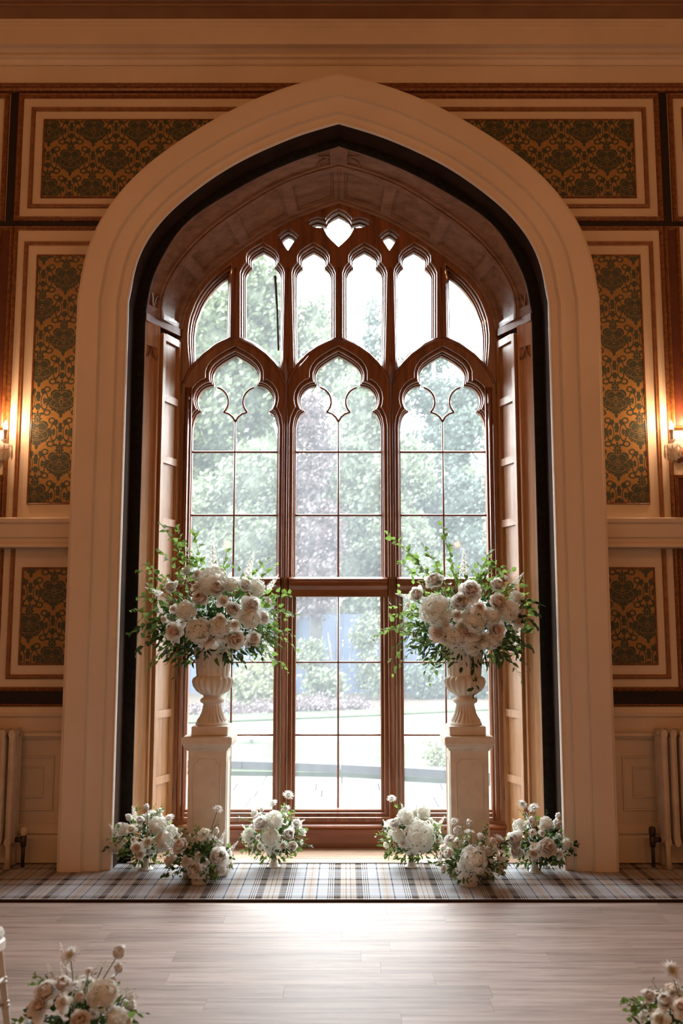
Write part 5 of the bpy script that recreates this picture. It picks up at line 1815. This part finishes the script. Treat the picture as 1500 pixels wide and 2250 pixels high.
tree('conifer', 'hazy dark conifer rising behind the central upper lights', 'tree', (at(812, 1500, 34).x, 34, -0.2), [B(822, 690, 34, 20, 40), B(815, 760, 34, 34, 45), B(822, 850, 34, 45, 60), B(800, 940, 34, 55, 70)], 3000, 0.13, 'conifer_foliage', 85, 0.25, G, False)
tree('conifer', 'spreading conifer behind the right main light', 'tree', (at(960, 1500, 26).x, 26, -0.2), [B(930, 800, 27, 60, 40), B(960, 880, 26.5, 80, 60), B(1000, 960, 26, 80, 70), B(930, 1010, 25.5, 85, 70), B(1040, 880, 27, 60, 80), B(985, 1110, 25, 110, 90), B(1030, 1240, 24, 90, 90)], 13000, 0.11, 'conifer_foliage', 86, 0.3, G)
tree('garden_tree', 'light green tree between the central and right lights', 'tree', (at(890, 1500, 23).x, 23, -0.2), [B(900, 1030, 23, 60, 80), B(880, 1180, 22.5, 75, 90), B(930, 1290, 22, 75, 80), B(860, 1330, 21.6, 60, 70)], 7000, 0.10, 'pale_foliage', 87, 0.22, G)
tree('laurel_shrub', 'leafy pale shrub in front of the blue shade fence', 'shrub', (at(720, 1560, 19).x, 19, -0.2), [B(715, 1500, 19, 48, 38), B(680, 1440, 19.4, 34, 34), B(815, 1480, 19.6, 28, 50), B(805, 1390, 19.8, 34, 46)], 3200, 0.075, 'pale_foliage', 88, 0.06, 'garden shrubs', f=0.55)
tree('laurel_shrub', 'rounded yellow-green shrub seen past the left urn', 'shrub', (at(555, 1590, 17).x, 17, -0.2), [B(555, 1510, 17, 60, 60), B(520, 1560, 16.8, 50, 30), B(600, 1470, 17.4, 40, 60)], 3600, 0.07, 'yellow_foliage', 89, 0.05, 'garden shrubs', f=0.6)
tree('laurel_shrub', 'dark rounded shrub seen past the right urn', 'shrub', (at(945, 1580, 20).x, 20, -0.2), [B(940, 1490, 20, 60, 60), B(1010, 1460, 20.5, 60, 80), B(1070, 1480, 20, 40, 80)], 3600, 0.08, 'conifer_foliage', 90, 0.05, 'garden shrubs', f=0.6)
tree('garden_plant', 'spiky pale plant beside the right pedestal outside', 'plant', (at(975, 1720, 5.6).x, 5.6, -0.15), [B(968, 1672, 5.6, 26, 34), B(950, 1650, 5.6, 12, 22)], 320, 0.035, 'yellow_foliage', 91, 0.01, 'garden shrubs', False)
tree('tree_belt', 'distant hazy belt of trees closing off the far garden', 'trees', (0, 36, -0.2), [((x, 36 + (x % 3) * 0.5, (6.2 if x < 0 else 5.0) + 0.8 * math.sin(x * 1.7)), (2.8, 1.6, 10.0 if x < 0 else 8.6)) for x in range(-16, 19, 3)] + [((sx * (19 + 3.2 * k), 34 - 0.55 * k * k, 6.4 + 0.6 * (k % 2)), (3.2, 2.4, 9.6)) for sx in (-1, 1) for k in range(8)], 34000, 0.19, 'oak_foliage', 92, 0.0, None)  # side arcs out of view are added to block low sidelong daylight
tree('leaf_bank', 'low bank of rusty ground-cover under the shrubs', 'bank', (at(620, 1560, 14.8).x, 14.8, -0.2), [B(600, 1558, 14.6, 80, 22, 1.0), B(680, 1550, 15.0, 75, 20, 1.0), B(755, 1550, 15.6, 60, 13, 0.8), B(470, 1566, 14.2, 90, 24, 1.0), B(540, 1572, 14.0, 60, 14, 0.6)], 3600, 0.05, 'copper_foliage', 93, 0.0, None)
